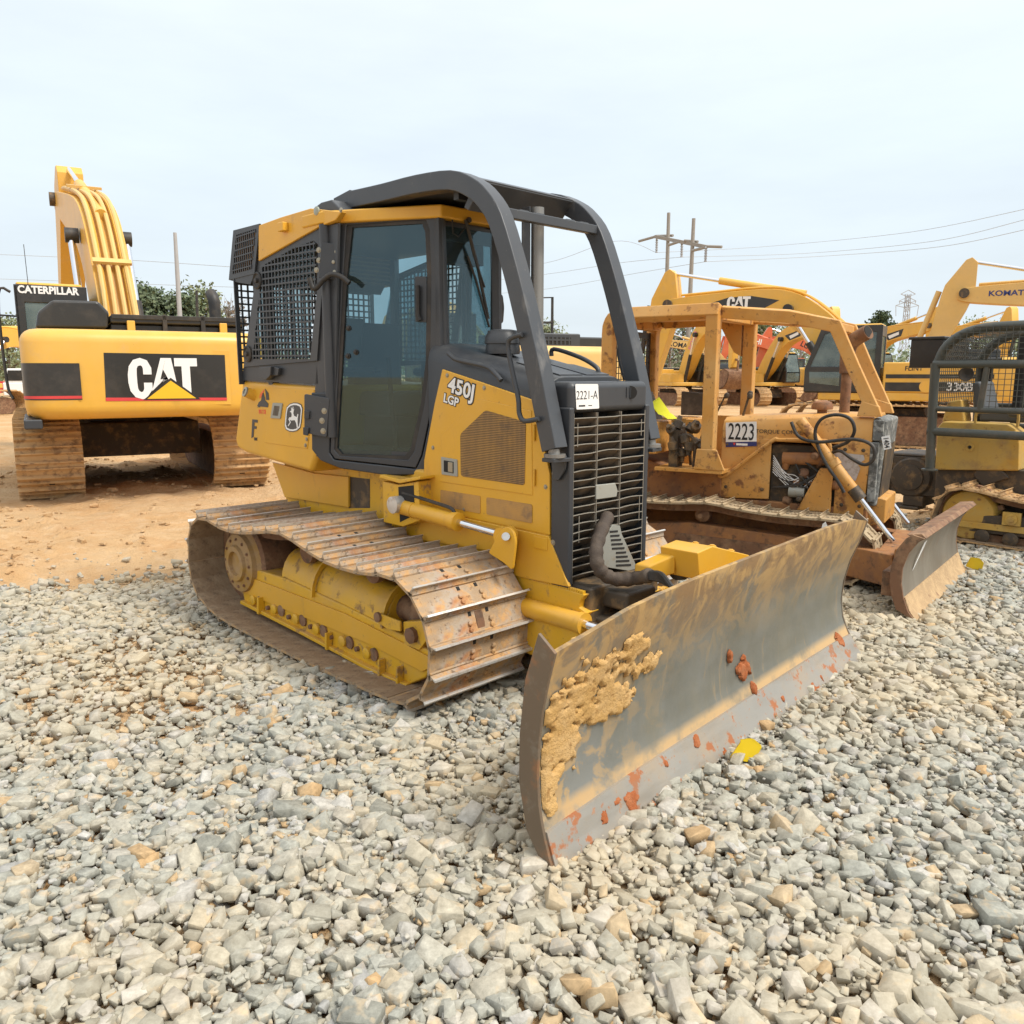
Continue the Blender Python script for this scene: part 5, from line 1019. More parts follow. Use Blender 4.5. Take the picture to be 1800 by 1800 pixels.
for p_ in ((-.68, .70), (-.68, 1.08), (-.36, .70), (-.36, 1.08), (.30, .62), (.30, 1.08), (.44, .62), (.44, 1.08), (.1, .60), (.18, .60)):
    mb = MB(); mb.lathe((p_[0], -.364, p_[1]), (0, -1, 0), [(.016, 0), (.016, .005), (.010, .006), (.010, .013), (.004, .015)], 8); mb.build('bolt', M['grease'], od)
# radiator shell and nose
mb = MB(); mb.prism([(.50, -.33, .62), (.56, -.33, .62), (.60, -.33, 1.33), (.50, -.33, 1.35)], IN(.66)); rs = mb.build('radiator_shell', M['mottle'], od, .02)
mb = MB(); mb.prism([(.555, -.27, .68), (.572, -.27, .68), (.598, -.27, 1.12), (.58, -.27, 1.12)], IN(.54)); mb.build('radiator_core', M['grease'], rs)
mb = MB(); mb.bb((.49, -.375, .66), (.555, -.33, 1.15)); mb.bb((.50, -.37, 1.16), (.58, -.33, 1.33)); mb.build('shell_side', M['mottle'], rs, .008)
mb = MB(); mb.prism([(.42, -.28, .42), (.63, -.28, .48), (.63, -.28, .68), (.42, -.28, .72)], IN(.56)); mb.build('nose_box', M['orange'], od, .012)
text('lettering', 'TORQUE CONVERTER', .046, G(1328, 758, v=-.3665), (1, 0, 0), (0, 0, 1), M['black'], eh, 0, 'LEFT', sx=1.1)
sg_ = empty('lot_sign', parent=od)
mb = MB(); mb.prism(dd2 := [G(*p, v=-.368) for p in [(1276, 743), (1330, 741), (1330, 776), (1276, 777)]], IN(-.003)); mb.build('sign_face', M['white'], sg_)
mb = MB(); mb.prism([G(*p, v=-.368) for p in [(1276, 777.5), (1330, 776.5), (1330, 784), (1276, 786)]], IN(-.003)); mb.build('sign_strip', M['blue'], sg_)
text('lettering', '2223', .205, G(1303, 760.5, v=-.3725), (1, 0, 0), (0, 0, 1), M['ink'], sg_, .001, sx=.58)
mb = MB(); p_ = G(1300, 781, v=-.3725); mb.box(p_+V((.02, 0, 0)), (.10, .001, .018)); mb.build('print', M['white'], sg_); mb = MB(); mb.prism([p_+V(q) for q in ((-.06, 0, .012), (-.035, 0, .012), (-.047, 0, -.014))], IN(-.001)); mb.build('emblem_print', M['red'], sg_)
mb = MB(); mb.prism([G(*p, v=-.372) for p in [(1461, 794), (1518, 800), (1520, 808), (1508, 816), (1512, 824), (1504, 845), (1464, 838)]], IN(-.002)); mb.build('torn_decal', M['paper'], od)
ltg = empty('hanging_tag', parent=od); q_ = [G(*p, v=-.40) for p in [(1549, 768), (1564, 765), (1567, 788), (1554, 791)]]; mb = MB(); mb.prism(q_, IN(-.002)); mb.build('tag_card', M['white'], ltg)
text('lettering', '1404', .055, (q_[0]+q_[2])/2+V((0, -.004, 0)), V((.2, 0, -1)), V((1, 0, .2)), M['ink'], ltg, .0008, sx=.8)
mb = MB(); mb.cyl((.2, .05, 1.30), (.2, .05, 1.92), .043, 16); exo = mb.build('exhaust_pipe', M['rust'], od); mb = MB(); mb.tube(smooth_path([(.2, .05, 1.70), (.2, .05, 1.90), (.25, .03, 1.98), (.36, -.02, 2.04)], 4), .062, 16); mb.cyl((.357, -.019, 2.039), (.362, -.021, 2.041), .055, 14, mi=1); mb.build('muffler_bend', [M['rust'], M['void']], exo, sharp=70)
mb = MB(); mb.lathe((.05, -.12, 1.36), (0, 0, 1), [(.04, 0), (.04, .03), (.085, .035), (.09, .06), (.075, .095), (.04, .11), (.01, .112)], 18); mb.build('precleaner', M['orange_rust'], od)
# hydraulic cylinders and hoses
for s_ in (-1, 1):
    a, b, c_ = V((-.05, s_*.47, 1.32)), V((.46, s_*.47, .70)), V((.62, s_*.47, .46)); c_ = b+(b-a).normalized()*.42; dr2 = (b-a).normalized(); mb = MB(); mb.lathe(a, dr2, [(.03, 0), (.043, .003), (.043, .42), (.056, .425), (.056, .48), (.043, .485), (.043, (b-a).length), (.03, (b-a).length)], 18); cy = mb.build('lift_cylinder', M['orange'], od); mb = MB(); mb.cyl(b-dr2*.02, c_, .02, 12); mb.build('rod', M['chrome'], cy); mb = MB(); mb.cyl(b-dr2*.10, b+dr2*.01, .05, 14); mb.build('rod_gland', M['grease'], cy)
hq = smooth_path([G(x, y, v=w_) for x, y, w_ in [(1391, 742, -.50), (1405, 768, -.52), (1440, 777, -.54), (1500, 772, -.56), (1533, 783, -.58), (1536, 806, -.58), (1520, 817, -.57), (1497, 806, -.54), (1478, 793, -.5), (1464, 795, -.46)]], 6)
mb = MB(); mb.tube(hq, .014, 8); mb.build('hydraulic_hose', M['black'], od, sharp=80)
hq = smooth_path([G(x, y, v=w_) for x, y, w_ in [(1464, 787, -.46), (1490, 777, -.5), (1502, 757, -.54), (1494, 736, -.55), (1470, 729, -.55), (1445, 736, -.53), (1433, 757, -.52), (1438, 785, -.52), (1452, 815, -.54), (1472, 845, -.55), (1484, 866, -.55)]], 6)
mb = MB(); mb.tube(hq, .014, 8); mb.build('hydraulic_hose', M['black'], od, sharp=80)
# blade
b0, b1 = G(1610, 1089, z=.0), G(1698, 1004, z=.0); bx4 = (b0-b1); bx4.z = 0; L4 = bx4.length/2+.03; bx4.normalize(); by4 = V((-bx4.y, bx4.x, 0)); by4 = by4 if by4.x > 0 else -by4
ob = empty('blade', parent=od); mm = Matrix((bx4, by4, bx4.cross(by4))).transposed().to_4x4(); mm.translation = (b0+b1)/2; ob.matrix_local = mm
pr4 = [(0, 0), (-.05, .06), (-.085, .15), (-.105, .25), (-.105, .36), (-.075, .47), (-.02, .555), (.02, .585)]
M['oblade'] = mat('dull_worn_moldboard', (.23, .20, .16), .45, .35, layers=[dict(c=(.30, .27, .22), s=3, lo=.42, hi=.62, a=.8, st=(2, 1, .6)), dict(c=(.24, .13, .07), s=5, lo=.55, hi=.68, a=.6)], bump=(70, .1, .003))
def osheet(name, i0, i1, m, off=0, th=.02):
    mb = MB(); pr = pr4[i0:i1]; mb.loft([[(x, y+off, z) for y, z in pr]+[(x, y+off-th, z) for y, z in pr[::-1]] for x in (-L4, -L4*.5, 0, L4*.5, L4)]); return mb.build(name, m, ob)
osheet('moldboard', 2, 8, M['oblade']); osheet('cutting_edge', 0, 3, mat('muddy_cutting_edge', (.42, .28, .15), .85, layers=[dict(c=(.55, .38, .2), s=12, lo=.42, hi=.6, a=.8), dict(c=(.2, .1, .06), s=9, lo=.58, hi=.66, a=.7)], bump=(50, .6, .01)), .01, .03)
for s_ in (1, -1):
    mb = MB(); mb.prism([(s_*L4, y+.003, z) for y, z in pr4]+[(s_*L4, y-.075, z+(.02 if z > .4 else 0)) for y, z in pr4[::-1][:-1]], (s_*.018, 0, 0)); mb.build('end_plate', M['rust'], ob, .003)
mb = MB(); mb.prism([(-L4, -.02, .56), (-L4, .03, .585), (-L4, .0, .615), (-L4, -.10, .60)], (2*L4, 0, 0)); mb.bb((-L4*.9, -.26, .12), (L4*.9, -.18, .3)); mb.build('blade_top_rail', M['rust'], ob, .006)
mb = MB(); p_ = [(.25, 0, .44), (.30, .0, .40), (.42, 0, .28), (.40, 0, .38)]; mb.prism([(x, float(np.interp(z, [b for a, b in pr4], [a for a, b in pr4]))+.004, z) for x, z in ((.52, .48), (.47, .49), (.62, .30), (.66, .29))], (0, .002, 0)); mb.build('white_scrape', M['white'], ob)
mb = MB(); mb.prism([(.30, -.62, .10), (.30, -.62, .34), (.78, -.95, .36), (.82, -.95, .10)], (.06, .16, 0)); mb.prism([(.45, .25, .10), (.45, .25, .34), (.92, -.1, .36), (.92, -.1, .10)], (.02, .15, 0)); mb.bb((.66, -.8, .12), (.82, .2, .36)); mb.bb((.80, -1.0, .06), (.86, -.86, .42)); mb.build('push_frame', M['orange_rust'], od, .012)
mb = MB(); q_ = [G(*p, v=-.9) for p in [(1446, 921), (1451, 917), (1455, 926), (1442, 937)]]; mb.prism(q_, IN(-.002)); o = mb.build('paper_tag', M['white']); o.data.transform(Matrix.Rotation(R(-32), 4, 'Z')); o.location = (2.68, 7.2, 0); tag(o, 'white paper tag standing up behind the top edge of the big dozer blade', 'tag')
rg = MB(); rr = random.Random(4); nx, ny = 9, 9; gv_ = []
for j in range(ny):
    for i in range(nx):
        x, y = (i/(nx-1)-.5)*.24, (j/(ny-1)-.5)*.16; gv_.append((x, y, .012+max(0, .13-abs(x-.02)*1.3-abs(y)*.9)+.035*abs(math.sin(i*1.7))*(abs(x) < .1)+rr.uniform(0, .006)))
rg.add(gv_, [(j*nx+i, j*nx+i+1, (j+1)*nx+i+1, (j+1)*nx+i) for j in range(ny-1) for i in range(nx-1)]); o = rg.build('rag', M['rag'], sharp=180); o.scale = (1.5, 1.5, 1.35); p_ = F4.o+F4.f*-1.36+F4.l*-.42+V((0, 0, 1.272)); o.location = p_; o.rotation_euler = (0, 0, R(-32)); tag(o, 'crumpled neon yellow rag lying on the fender of the old orange dozer', 'rag')
p_ = F4.o+F4.f*b1.x+F4.l*b1.y; ground_tag(1713, 990, 'small yellow plastic tag at the far tip of the orange dozer blade', .85, y=p_.y-.02, rz=-.6)
# ------------------------------------------------------------------ the dozer with a wire cage at the right edge
F5 = Frame(4.70, 9.23, R(-45)); K = F5.D; td3 = empty('bulldozer', (4.70, 9.23, 0), R(-45))
tag(td3, 'faded yellow bulldozer with a dark wire mesh cage and rear winch at the right edge', 'bulldozer')
kpath = [(.34, .20), (.36, .36), (.44, .52), (.60, .605), (.80, .60), (1.0, .565), (1.2, .535), (1.5, .53), (1.9, .56), (2.4, .56), (2.75, .54), (2.92, .42), (2.98, .28), (2.92, .12), (2.75, .0), (2.4, -.03), (1.5, -.03), (.8, -.02), (.52, .0), (.40, .08)]
for s_ in (-1, 1):
    tk_ = chain_track(td3, kpath, s_*.73, .22, .172, [M['cattrack'], M['cattrack'], M['void'], M['shoe_in']], s_, .05, .06)
    mb = MB(); mb.prism([(.72, s_*.66, .13), (.72, s_*.66, .30), (1.2, s_*.66, .33), (2.7, s_*.66, .33), (2.7, s_*.66, .13)], IN(s_*.2)); fr_ = mb.build('roller_frame', M['grease'], tk_, .01); mb = MB(); mb.prism([(.48, s_*.872, .17), (.48, s_*.872, .23), (2.7, s_*.872, .245), (2.7, s_*.872, .17)], IN(s_*.015)); mb.bb((1.02, s_*.872, .24), (1.18, s_*.91, .37)); mb.build('frame_guard', M['oldyellow'], fr_, .004)
    mb = MB(); mb.lathe((1.10, s_*.905, .305), (0, s_, 0), [(.055, 0), (.055, .02), (.03, .022), (.028, .03), (.005, .032)], 16); mb.build('hub', M['oldyellow'], fr_)
    for u in (.85, 1.1, 1.35, 1.6, 1.85): mb = MB(); mb.lathe((u, s_*.86, .10), (0, s_, 0), [(.07, 0), (.07, .02), (.03, .03)], 14); mb.build('roller', M['grease'], fr_)
    mb = MB(); mb.lathe((.70, s_*.62, .29), (0, s_, 0), [(.05, 0), (.25, 0), (.255, .05), (.255, .2), (.235, .23), (.10, .245), (.03, .25)], 32); spk = mb.build('sprocket', M['oldyellow'], tk_)
    mb = MB()
    for k in range(18): a = k*math.pi/9; mb.box((.70+.275*math.cos(a), s_*.73, .29+.275*math.sin(a)), (.05, .06, .05), Matrix.Rotation(-a, 3, 'Y'))
    mb.build('sprocket_teeth', M['rust'], spk)
mb = MB(); mb.bb((.25, -.48, .30), (2.9, .48, .74)); mb.prism([(.72, -.50, .55), (.62, -.50, .66), (.66, -.50, .76), (.86, -.50, .76), (.96, -.50, .66)], IN(-.03)); mb.build('hull', M['grease'], td3, .015)
tkp = [K(*p, v=-.55) for p in [(1643, 826), (1647, 752), (1657, 741), (1771, 746), (1792, 762), (1790, 828)]]; mb = MB(); mb.prism(tkp, IN(.32)); tkk = mb.build('side_tank', M['oldyellow'], td3, .015)
mb = MB(); mb.prism([K(*p, v=-.552) for p in [(1719, 776), (1791, 778), (1790, 826), (1718, 824)]], IN(.006)); mb.build('tank_door', M['oldyellow'], tkk, .004); mb = MB(); mb.lathe(K(1705, 786, v=-.551), (0, -1, 0), [(.042, 0), (.042, .012), (.02, .014), (.018, .006), (.004, .006)], 18); mb.build('tank_cap', M['oldyellow'], tkk); mb = MB(); mb.cyl(K(1705, 786, v=-.556), K(1705, 786, v=-.5665), .017, 12); mb.build('cap_hole', M['void'], tkk)
mb = MB(); mb.prism([K(*p, v=-.30) for p in [(1655, 742), (1665, 706), (1690, 702), (1696, 742)]], IN(.25)); mb.build('side_cowl', M['oldyellow'], td3, .02)
mb = MB(); mb.bb((.55, -.25, 1.20), (1.0, .25, 1.33)); mb.prism([(.50, -.22, 1.25), (.62, -.22, 1.25), (.52, -.22, 1.62), (.44, -.22, 1.6)], IN(.5)); mb.bb((.85, -.42, 1.26), (1.15, -.34, 1.34)); mb.build('seat', M['seat'], td3, .03)
mb = MB(); mb.tube(smooth_path([(.60, -.53, 1.19), (.60, -.53, 1.29), (.64, -.53, 1.31), (.94, -.53, 1.31), (.98, -.53, 1.29), (.98, -.53, 1.17)], 3), .014, 7); mb.build('grab_rail', M['oldyellow'], td3)
cg = empty('wire_cage', parent=td3)
for s_ in (-1, 1):
    y = s_*.75
    mb = MB(); mb.tube([(.27, y, .72), (.25, y, 1.34), (.24, y, 1.80)], .045, 12); mb.lathe((.27, y, .70), (0, 0, 1), [(.08, 0), (.08, .015), (.04, .02)], 12); mb.build('post', M['caged'], cg)
    for z, r_, n in ((1.79, .04, 'top_rail'), (1.34, .028, 'mid_rail'), (1.105, .042, 'lower_rail')): mb = MB(); mb.tube([(.22, y, z), (2.0, y, z-.01)], r_, 10); mb.build(n, M['caged'], cg)
    for u in (.72,): mb = MB(); mb.tube([(u-.03, y, 1.345), (u, y, 1.79)], .03, 10); mb.build('upright', M['caged'], cg)
    mb = MB(); mb.tube(smooth_path([(.25, s_*.70, 1.80), (.30, s_*.70, 1.94), (.42, s_*.70, 2.06), (.60, s_*.70, 2.13), (.9, s_*.70, 2.15), (2.0, s_*.70, 2.16)], 5), .05, 12); mb.build('roof_bar', M['caged'], cg)
    mb = MB(); mb.lattice([(.25, y, 1.80), (2.0, y, 1.80), (2.0, y, 2.17), (.6, y, 2.16), (.42, y, 2.09), (.31, y, 1.97)], (1, 0, 0), (0, 0, 1), .058, .054, .007, .006); mb.lattice([(.74, y, 1.345), (2.0, y, 1.345), (2.0, y, 1.79), (.74, y, 1.79)], (1, 0, 0), (0, 0, 1), .058, .054, .006, .005); mb.build('side_mesh', M['caged'], cg)
mb = MB(); mb.lattice([(.24, -.7, 1.36), (.24, .7, 1.36), (.24, .7, 1.8), (.24, -.7, 1.8)], (0, 1, 0), (0, 0, 1), .06, .055, .008, .006)
for a, b, c_, d in ((.25, 1.8, .31, 1.97), (.31, 1.97, .42, 2.09), (.42, 2.09, .6, 2.16)): mb.lattice([(a, -.7, b), (a, .7, b), (c_, .7, d), (c_, -.7, d)], (0, 1, 0), (c_-a, 0, d-b), .06, .055, .008, .006)
mb.build('rear_mesh', M['caged'], cg)
mb = MB(); mb.bb((.62, .66, 1.1), (.70, .74, 2.1)); mb.bb((.30, .66, 1.1), (.38, .74, 1.85)); mb.build('far_post', M['void'], cg)
mb = MB(); mb.bb((-.10, -.52, 1.755), (.22, .35, 2.05)); mb.bb((-.12, -.54, 2.05), (.24, .37, 2.08)); xb = mb.build('black_box', M['catblack'], td3, .008); mb = MB(); mb.lathe((.42, -.45, 1.70), (.6, -.8, -.1), [(.02, 0), (.06, .03), (.075, .08), (.07, .085), (.01, .07)], 16); mb.build('work_lamp', M['black'], cg)
wn = empty('winch', parent=td3); mb = MB(); mb.bb((-.33, -.32, .36), (-.24, .34, .80)); mb.bb((-.33, -.32, .36), (.22, -.24, .79)); mb.bb((-.33, .26, .36), (.22, .34, .79)); mb.bb((-.33, -.32, .79), (.22, .34, .82)); mb.bb((-.12, -.34, .24), (.1, .2, .36)); mb.bb((-.26, -.36, .20), (.06, -.1, .24)); mb.build('winch_case', M['grease'], wn, .02)
mb = MB(); mb.lathe((-.05, -.30, .56), (0, -1, 0), [(.22, 0), (.22, .03), (.20, .05), (.14, .055), (.135, .075), (.05, .085), (.01, .086)], 28); mb.build('winch_cover', M['grease'], wn); mb = MB(); mb.cyl((-.05, -.2, .56), (-.05, .3, .56), .15, 20); mb.build('winch_drum', M['rust'], wn)
# ------------------------------------------------------------------ excavators
def stadium(l, h, n=9):
    r = h/2; o = []
    for k in range(n+1): a = -math.pi/2+math.pi*k/n; o.append((l/2-r+r*math.cos(a), r+r*math.sin(a)))
    for k in range(n+1): a = math.pi/2+math.pi*k/n; o.append((-l/2+r+r*math.cos(a), r+r*math.sin(a)))
    return o
def ex_track(root, s_, m, fine, L=5.0, Hh=1.05, g=1.24, w_=.80):
    y0, y1 = s_*(g-w_/2+.01), s_*(g+w_/2+.01)
    st_ = stadium(L, Hh, 12); mb = MB(); q = []
    per_ = [(V(st_[(i+1) % len(st_)])-V(st_[i])).length for i in range(len(st_))]; tot = sum(per_); n = round(tot/.2)
    def on(s):
        s %= tot
        for i, l in enumerate(per_):
            if s <= l: return V(st_[i]).lerp(V(st_[(i+1) % len(st_)]), s/l)
            s -= l
        return V(st_[0])
    for k in range(n):
        a, b = on(k*tot/n), on((k+1)*tot/n); t = (b-a).normalized(); nn = V((t.y, -t.x)); 
        pr = [a-nn*.0, a+nn*.006-t*.0, a+t*.012+nn*.05, a+t*.028+nn*.05, a+t*.045+nn*.004, a+t*.09+nn*.004, a+t*.10+nn*.045, a+t*.115+nn*.045, a+t*.13+nn*.004, b-nn*.012, b-nn*.03, a-nn*.03]
        if fine: mb.prism([(p.x, y0, p.y) for p in pr], (0, y1-y0, 0))
        else: mb.prism([(p.x, y0, p.y) for p in (a, a+t*.03+nn*.035, a+t*.07+nn*.01, b, b-nn*.03, a-nn*.03)], (0, y1-y0, 0))
        if fine and -.2 < a.y < .9 and a.x < 0:
            if k % 3 == 0: mb.box((a.x+t.x*.145+nn.x*.004, (y0+y1)/2, a.y+t.y*.145+nn.y*.004), (.03, .07, .03), mi=1)
    tk_ = mb.build('crawler_track', [m, M['void']], root, sharp=25)
    mb = MB(); mb.prism([(x*.86, (y0+y1)/2-.16, .14+(z-.14)*.72) for x, z in stadium(L*.98, Hh*.95, 6)], (0, .32, 0)); mb.build('track_frame', M['rust'], tk_, .01)
    return tk_
EX = {}
def excavator(label, x, y, z, yaw, scale=1.0, bslew=0, heel=1.0, m='cat', alpha=20, beta=-70, curl=-40, fine=False, group='excavators parked in the yard', cabside=True, stick=True, slew=0, blackcw=True, top=True, m_stick=None):
    r = empty('excavator', (x, y, z), R(yaw)); r.scale = (scale,)*3; tag(r, label, 'excavator', group); Y = M[m]; Ys = M[m_stick or m]
    for s_ in (-1, 1): ex_track(r, s_, M['cattrack'], fine)
    mb = MB(); mb.prism([(1.2, -.9, .45), (1.0, -.9, .95), (-1.0, -.9, .95), (-1.2, -.9, .45)], (0, 1.8, 0)); mb.cyl((0, 0, .9), (0, 0, 1.16), .62, 24); mb.build('carbody', M['grease'], r, .03)
    mb = MB(); mb.bb((-2.75, -1.46, 1.15), (1.5, 1.46, 1.36)); mb.bb((-2.65, -1.46, 1.36), (-.25, -.40, 2.12)); mb.bb((-2.65, .40, 1.36), (-.05, 1.46, 2.12)); mb.bb((-2.6, -.42, 1.36), (-.55, .42, 2.05)); mb.bb((-.15, -1.46, 1.36), (1.25, -.55, 1.86)); ub = mb.build('upper_body', Y, r, .035, 3)
    mb = MB(); mb.bb((-2.5, 1.45, 1.72), (-.12, 1.468, 1.82)); mb.bb((-2.5, 1.45, 1.40), (-.12, 1.468, 1.62)); mb.build('black_stripe', M['catblack'], ub)
    def cws(ins, z): return rnd([V((-2.62, -1.47+ins, z)), V((-3.44+ins, -1.47+ins, z)), V((-3.52+ins, -.9, z)), V((-3.52+ins, .9, z)), V((-3.44+ins, 1.47-ins, z)), V((-2.62, 1.47-ins, z))], [.005, .32, .5, .5, .32, .005], 6)
    cz_ = [(.17*(1-math.sin(a)), 1.13+.17*(1-math.cos(a))) for a in [k*math.pi/10 for k in range(6)]]; cz_ += [(i_, 3.37-z_) for i_, z_ in cz_[::-1]]
    EX['cws'] = cws
    mb = MB(); mb.loft([cws(i_, z_) for i_, z_ in cz_]); cwo = mb.build('counterweight', Y, r, sharp=50)
    if top:
        mb = MB(); mb.bb((-2.62, -1.30, 2.08), (-.7, 1.30, 2.22)); mb.prism([(-2.6, -1.28, 2.2), (-2.6, -.42, 2.2), (-2.6, -.46, 2.46), (-2.6, -1.22, 2.46)], (1.6, 0, 0)); mb.build('engine_cover', M['catblack'], r, .04, 3)
    # cab
    cb = empty('cab', parent=r); pl_ = [(.02, 1.36), (.02, 2.98), (.14, 3.07), (1.30, 3.07), (1.52, 2.98), (1.86, 1.95), (1.86, 1.36)]
    if cabside:
        a = [(x_, 1.50, z_) for x_, z_ in ((.02, 1.36), (.02, 3.05), (1.36, 3.05), (1.50, 2.98), (1.86, 1.95), (1.86, 1.36))]; b = [(x_, 1.50, z_) for x_, z_ in ((.16, 2.02), (.16, 2.88), (1.30, 2.88), (1.40, 2.84), (1.72, 2.02), (1.72, 2.02))]
        for yy in (1.50, .55):
            mb = MB(); mb.ring([(p[0], yy, p[2]) for p in a], [(p[0], yy, p[2]) for p in b], IN(-.05)); mb.prism([(p[0], yy-.02, p[2]) for p in ((.85, 0, 2.0), (.92, 0, 2.0), (.92, 0, 2.9), (.85, 0, 2.9))], IN(-.03)); sd2 = mb.build('side_frame', M['catblack'] if not (m == 'catred') else M['dark'], cb, .02)
            mb = MB(); mb.prism([(p[0], yy-.025, p[2]) for p in b[:5]], IN(-.004)); mb.build('window_glass', M['glass3'], sd2); mb = MB(); mb.prism([(x_, yy+.003, z_) for x_, z_ in ((.98, 1.52), (1.72, 1.60), (1.74, 1.88), (.98, 1.88))], IN(.004)); mb.build('lower_window', M['glass3'], sd2)
        mb = MB(); mb.ring([(.02, .53, 1.36), (.02, 1.50, 1.36), (.02, 1.50, 3.05), (.02, .53, 3.05)], [(.02, .66, 2.0), (.02, 1.37, 2.0), (.02, 1.37, 2.78), (.02, .66, 2.78)], (.05, 0, 0)); bk = mb.build('rear_frame', M['catblack'], cb, .02); mb = MB(); mb.bb((.04, .66, 2.0), (.044, 1.37, 2.78)); mb.build('window_glass', M['glass3'], bk)
        mb = MB(); mb.prism([(1.84, .58, 1.95), (1.84, 1.45, 1.95), (1.50, 1.45, 2.95), (1.50, .58, 2.95)], (-.005, 0, 0)); mb.prism([(1.83, .58, 1.40), (1.83, 1.45, 1.40), (1.83, 1.45, 1.9), (1.83, .58, 1.9)], (-.005, 0, 0)); mb.build('windscreen', M['glass3'], cb)
        mb = MB(); mb.prism([(.05, .56, 3.03), (1.36, .56, 3.03), (1.36, 1.47, 3.03), (.05, 1.47, 3.03)], (0, 0, .06)); mb.build('cab_roof', Y, cb, .03); mb = MB(); mb.bb((.06, .58, 1.34), (1.82, 1.46, 1.42)); mb.bb((.35, .8, 1.42), (.8, 1.25, 1.8)); mb.bb((.30, .82, 1.8), (.42, 1.22, 2.5)); mb.build('cab_floor', M['void'], cb)
    # boom, stick, bucket
    ca, sa = math.cos(R(alpha)), math.sin(R(alpha)); fx, fz = .35, 1.72
    cd_, sd_2 = math.cos(R(bslew)), math.sin(R(bslew))
    def bp(s, t): return V((fx+(s*ca-t*sa)*cd_, (s*ca-t*sa)*sd_2, fz+s*sa+t*ca))
    up_ = [(-.28, .05), (-.12, .27), (1.0, .92), (2.1, 1.36), (2.9, 1.46), (3.7, 1.28), (5.0, .74), (6.1, .24), (6.32, .05)]; lo_ = [(6.25, -.14), (6.0, -.16), (4.8, .16), (3.6, .52), (2.9, .60), (2.2, .48), (1.0, -.02), (.1, -.24), (-.2, -.18)]
    def arc_(pts): return [(p.x, p.y) for p in smooth_path([(a, b, 0) for a, b in pts], 3)]
    bpoly = arc_(up_)+arc_(lo_); mb = MB(); mb.prism([bp(*q)+V((0, -.30, 0)) for q in bpoly], (0, .60, 0)); bo = mb.build('boom', Y, r, .012)
    if stick:
        cbb, sb = math.cos(R(beta)), math.sin(R(beta)); T0 = bp(6.15, .05)
        def sp(s, t): return T0+V(((s*cbb-t*sb)*cd_, (s*cbb-t*sb)*sd_2, s*sb+t*cbb))
        sy = [(-.92, .06), (-1.0, .26), (-.88, .38), (-.05, .58), (.3, .54), (1.2, .36), (2.9, .15), (3.0, .0), (2.9, -.12), (.4, -.27), (-.15, -.25)]
        sy = [(a*heel if a < -.1 else a, b) for a, b in sy]
        mb = MB(); mb.prism([sp(*q)+V((0, -.24, 0)) for q in sy], (0, .48, 0)); so_ = mb.build('stick', Ys, r, .012)
        mb = MB(); mb.cyl(T0+V((0, -.40, 0)), T0+V((0, .40, 0)), .14, 16); mb.build('pivot_pin', M['grease'], so_)
        a, b = bp(2.55, 1.52), sp(-.9*heel, .28); d = b-a; mb = MB(); mb.cyl(a, a+d*.62, .105, 14); cy = mb.build('stick_cylinder', Y, r); mb = MB(); mb.cyl(a+d*.60, b, .055, 12); mb.build('rod', M['chrome'], cy)
        a, b = sp(.15, .66), sp(2.55, .46); d = b-a; mb = MB(); mb.cyl(a, a+d*.6, .085, 12); cy = mb.build('bucket_cylinder', M['black'] if m == 'cat' else Y, r); mb = MB(); mb.cyl(a+d*.58, b, .05, 10); mb.build('rod', M['chrome'], cy)
        mb = MB(); E_ = sp(2.92, .02); ck, sk = math.cos(R(beta+curl)), math.sin(R(beta+curl))
        def kp(s, t): return E_+V(((s*ck-t*sk)*cd_, (s*ck-t*sk)*sd_2, s*sk+t*ck))
        oc_ = [(0, .1), (-.15, .5), (.0, .68), (.35, .78), (.75, .74), (1.1, .52), (1.35, .2), (1.45, -.1)]; ic_ = [(1.38, -.08), (1.25, .2), (1.02, .46), (.73, .66), (.36, .70), (.06, .62), (-.06, .48), (.06, .14)]
        mb.prism([kp(*q)+V((0, -.62, 0)) for q in oc_+ic_], (0, 1.24, 0))
        for yy in (-.62, .59): mb.prism([kp(*q)+V((0, yy, 0)) for q in oc_+[(.9, -.12), (.25, -.1)]], (0, .03, 0))
        for k in range(5): mb.prism([kp(1.36, -.12)+V((0, -.60+k*.27, 0)), kp(1.40, .02)+V((0, -.60+k*.27, 0)), kp(1.66, -.30)+V((0, -.60+k*.27, 0))], (0, .12, 0))
        mb.build('bucket', M['rust'], r, .012)
        mb = MB(); mb.tube([sp(2.55, .46), kp(-.08, .42)], .06, 8); mb.tube([sp(2.45, .0), sp(2.55, .46)], .06, 8); mb.build('bucket_link', M['rust'], r)
    for s_ in (-1, 1):
        a, b = V((1.15, s_*.45, 1.40)), bp(2.75, 1.0)+V((0, s_*.45, 0)); d = b-a; mb = MB(); mb.cyl(a, a+d*.58, .10, 14); cy = mb.build('boom_cylinder', Y if m != 'cat' else M['black'], r); mb = MB(); mb.cyl(a+d*.56, b, .058, 12); mb.build('rod', M['chrome'], cy)
        mb = MB(); mb.cyl(b-V((0, s_*.13, 0)), b+V((0, s_*.09, 0)), .13, 14); mb.build('rod_eye', M['black'], cy)
    mb = MB()
    for k in (-.18, .18): mb.tube(smooth_path([bp(.3, .52)+V((0, k, 0)), bp(1.0, .98)+V((0, k, 0)), bp(2.1, 1.42)+V((0, k, 0)), bp(2.9, 1.52)+V((0, k, 0)), bp(3.7, 1.34)+V((0, k, 0)), bp(5.0, .80)+V((0, k, 0)), bp(5.9, .42)+V((0, k, 0))], 3), .035, 7)
    mb.build('boom_pipes', Y, bo)
    return r, bp, bo, cwo, ub, cb
def boom_side(bp, s0, t0, sl): # a point on the boom's left face and its direction
    return bp(s0, t0)+V((0, .304, 0))
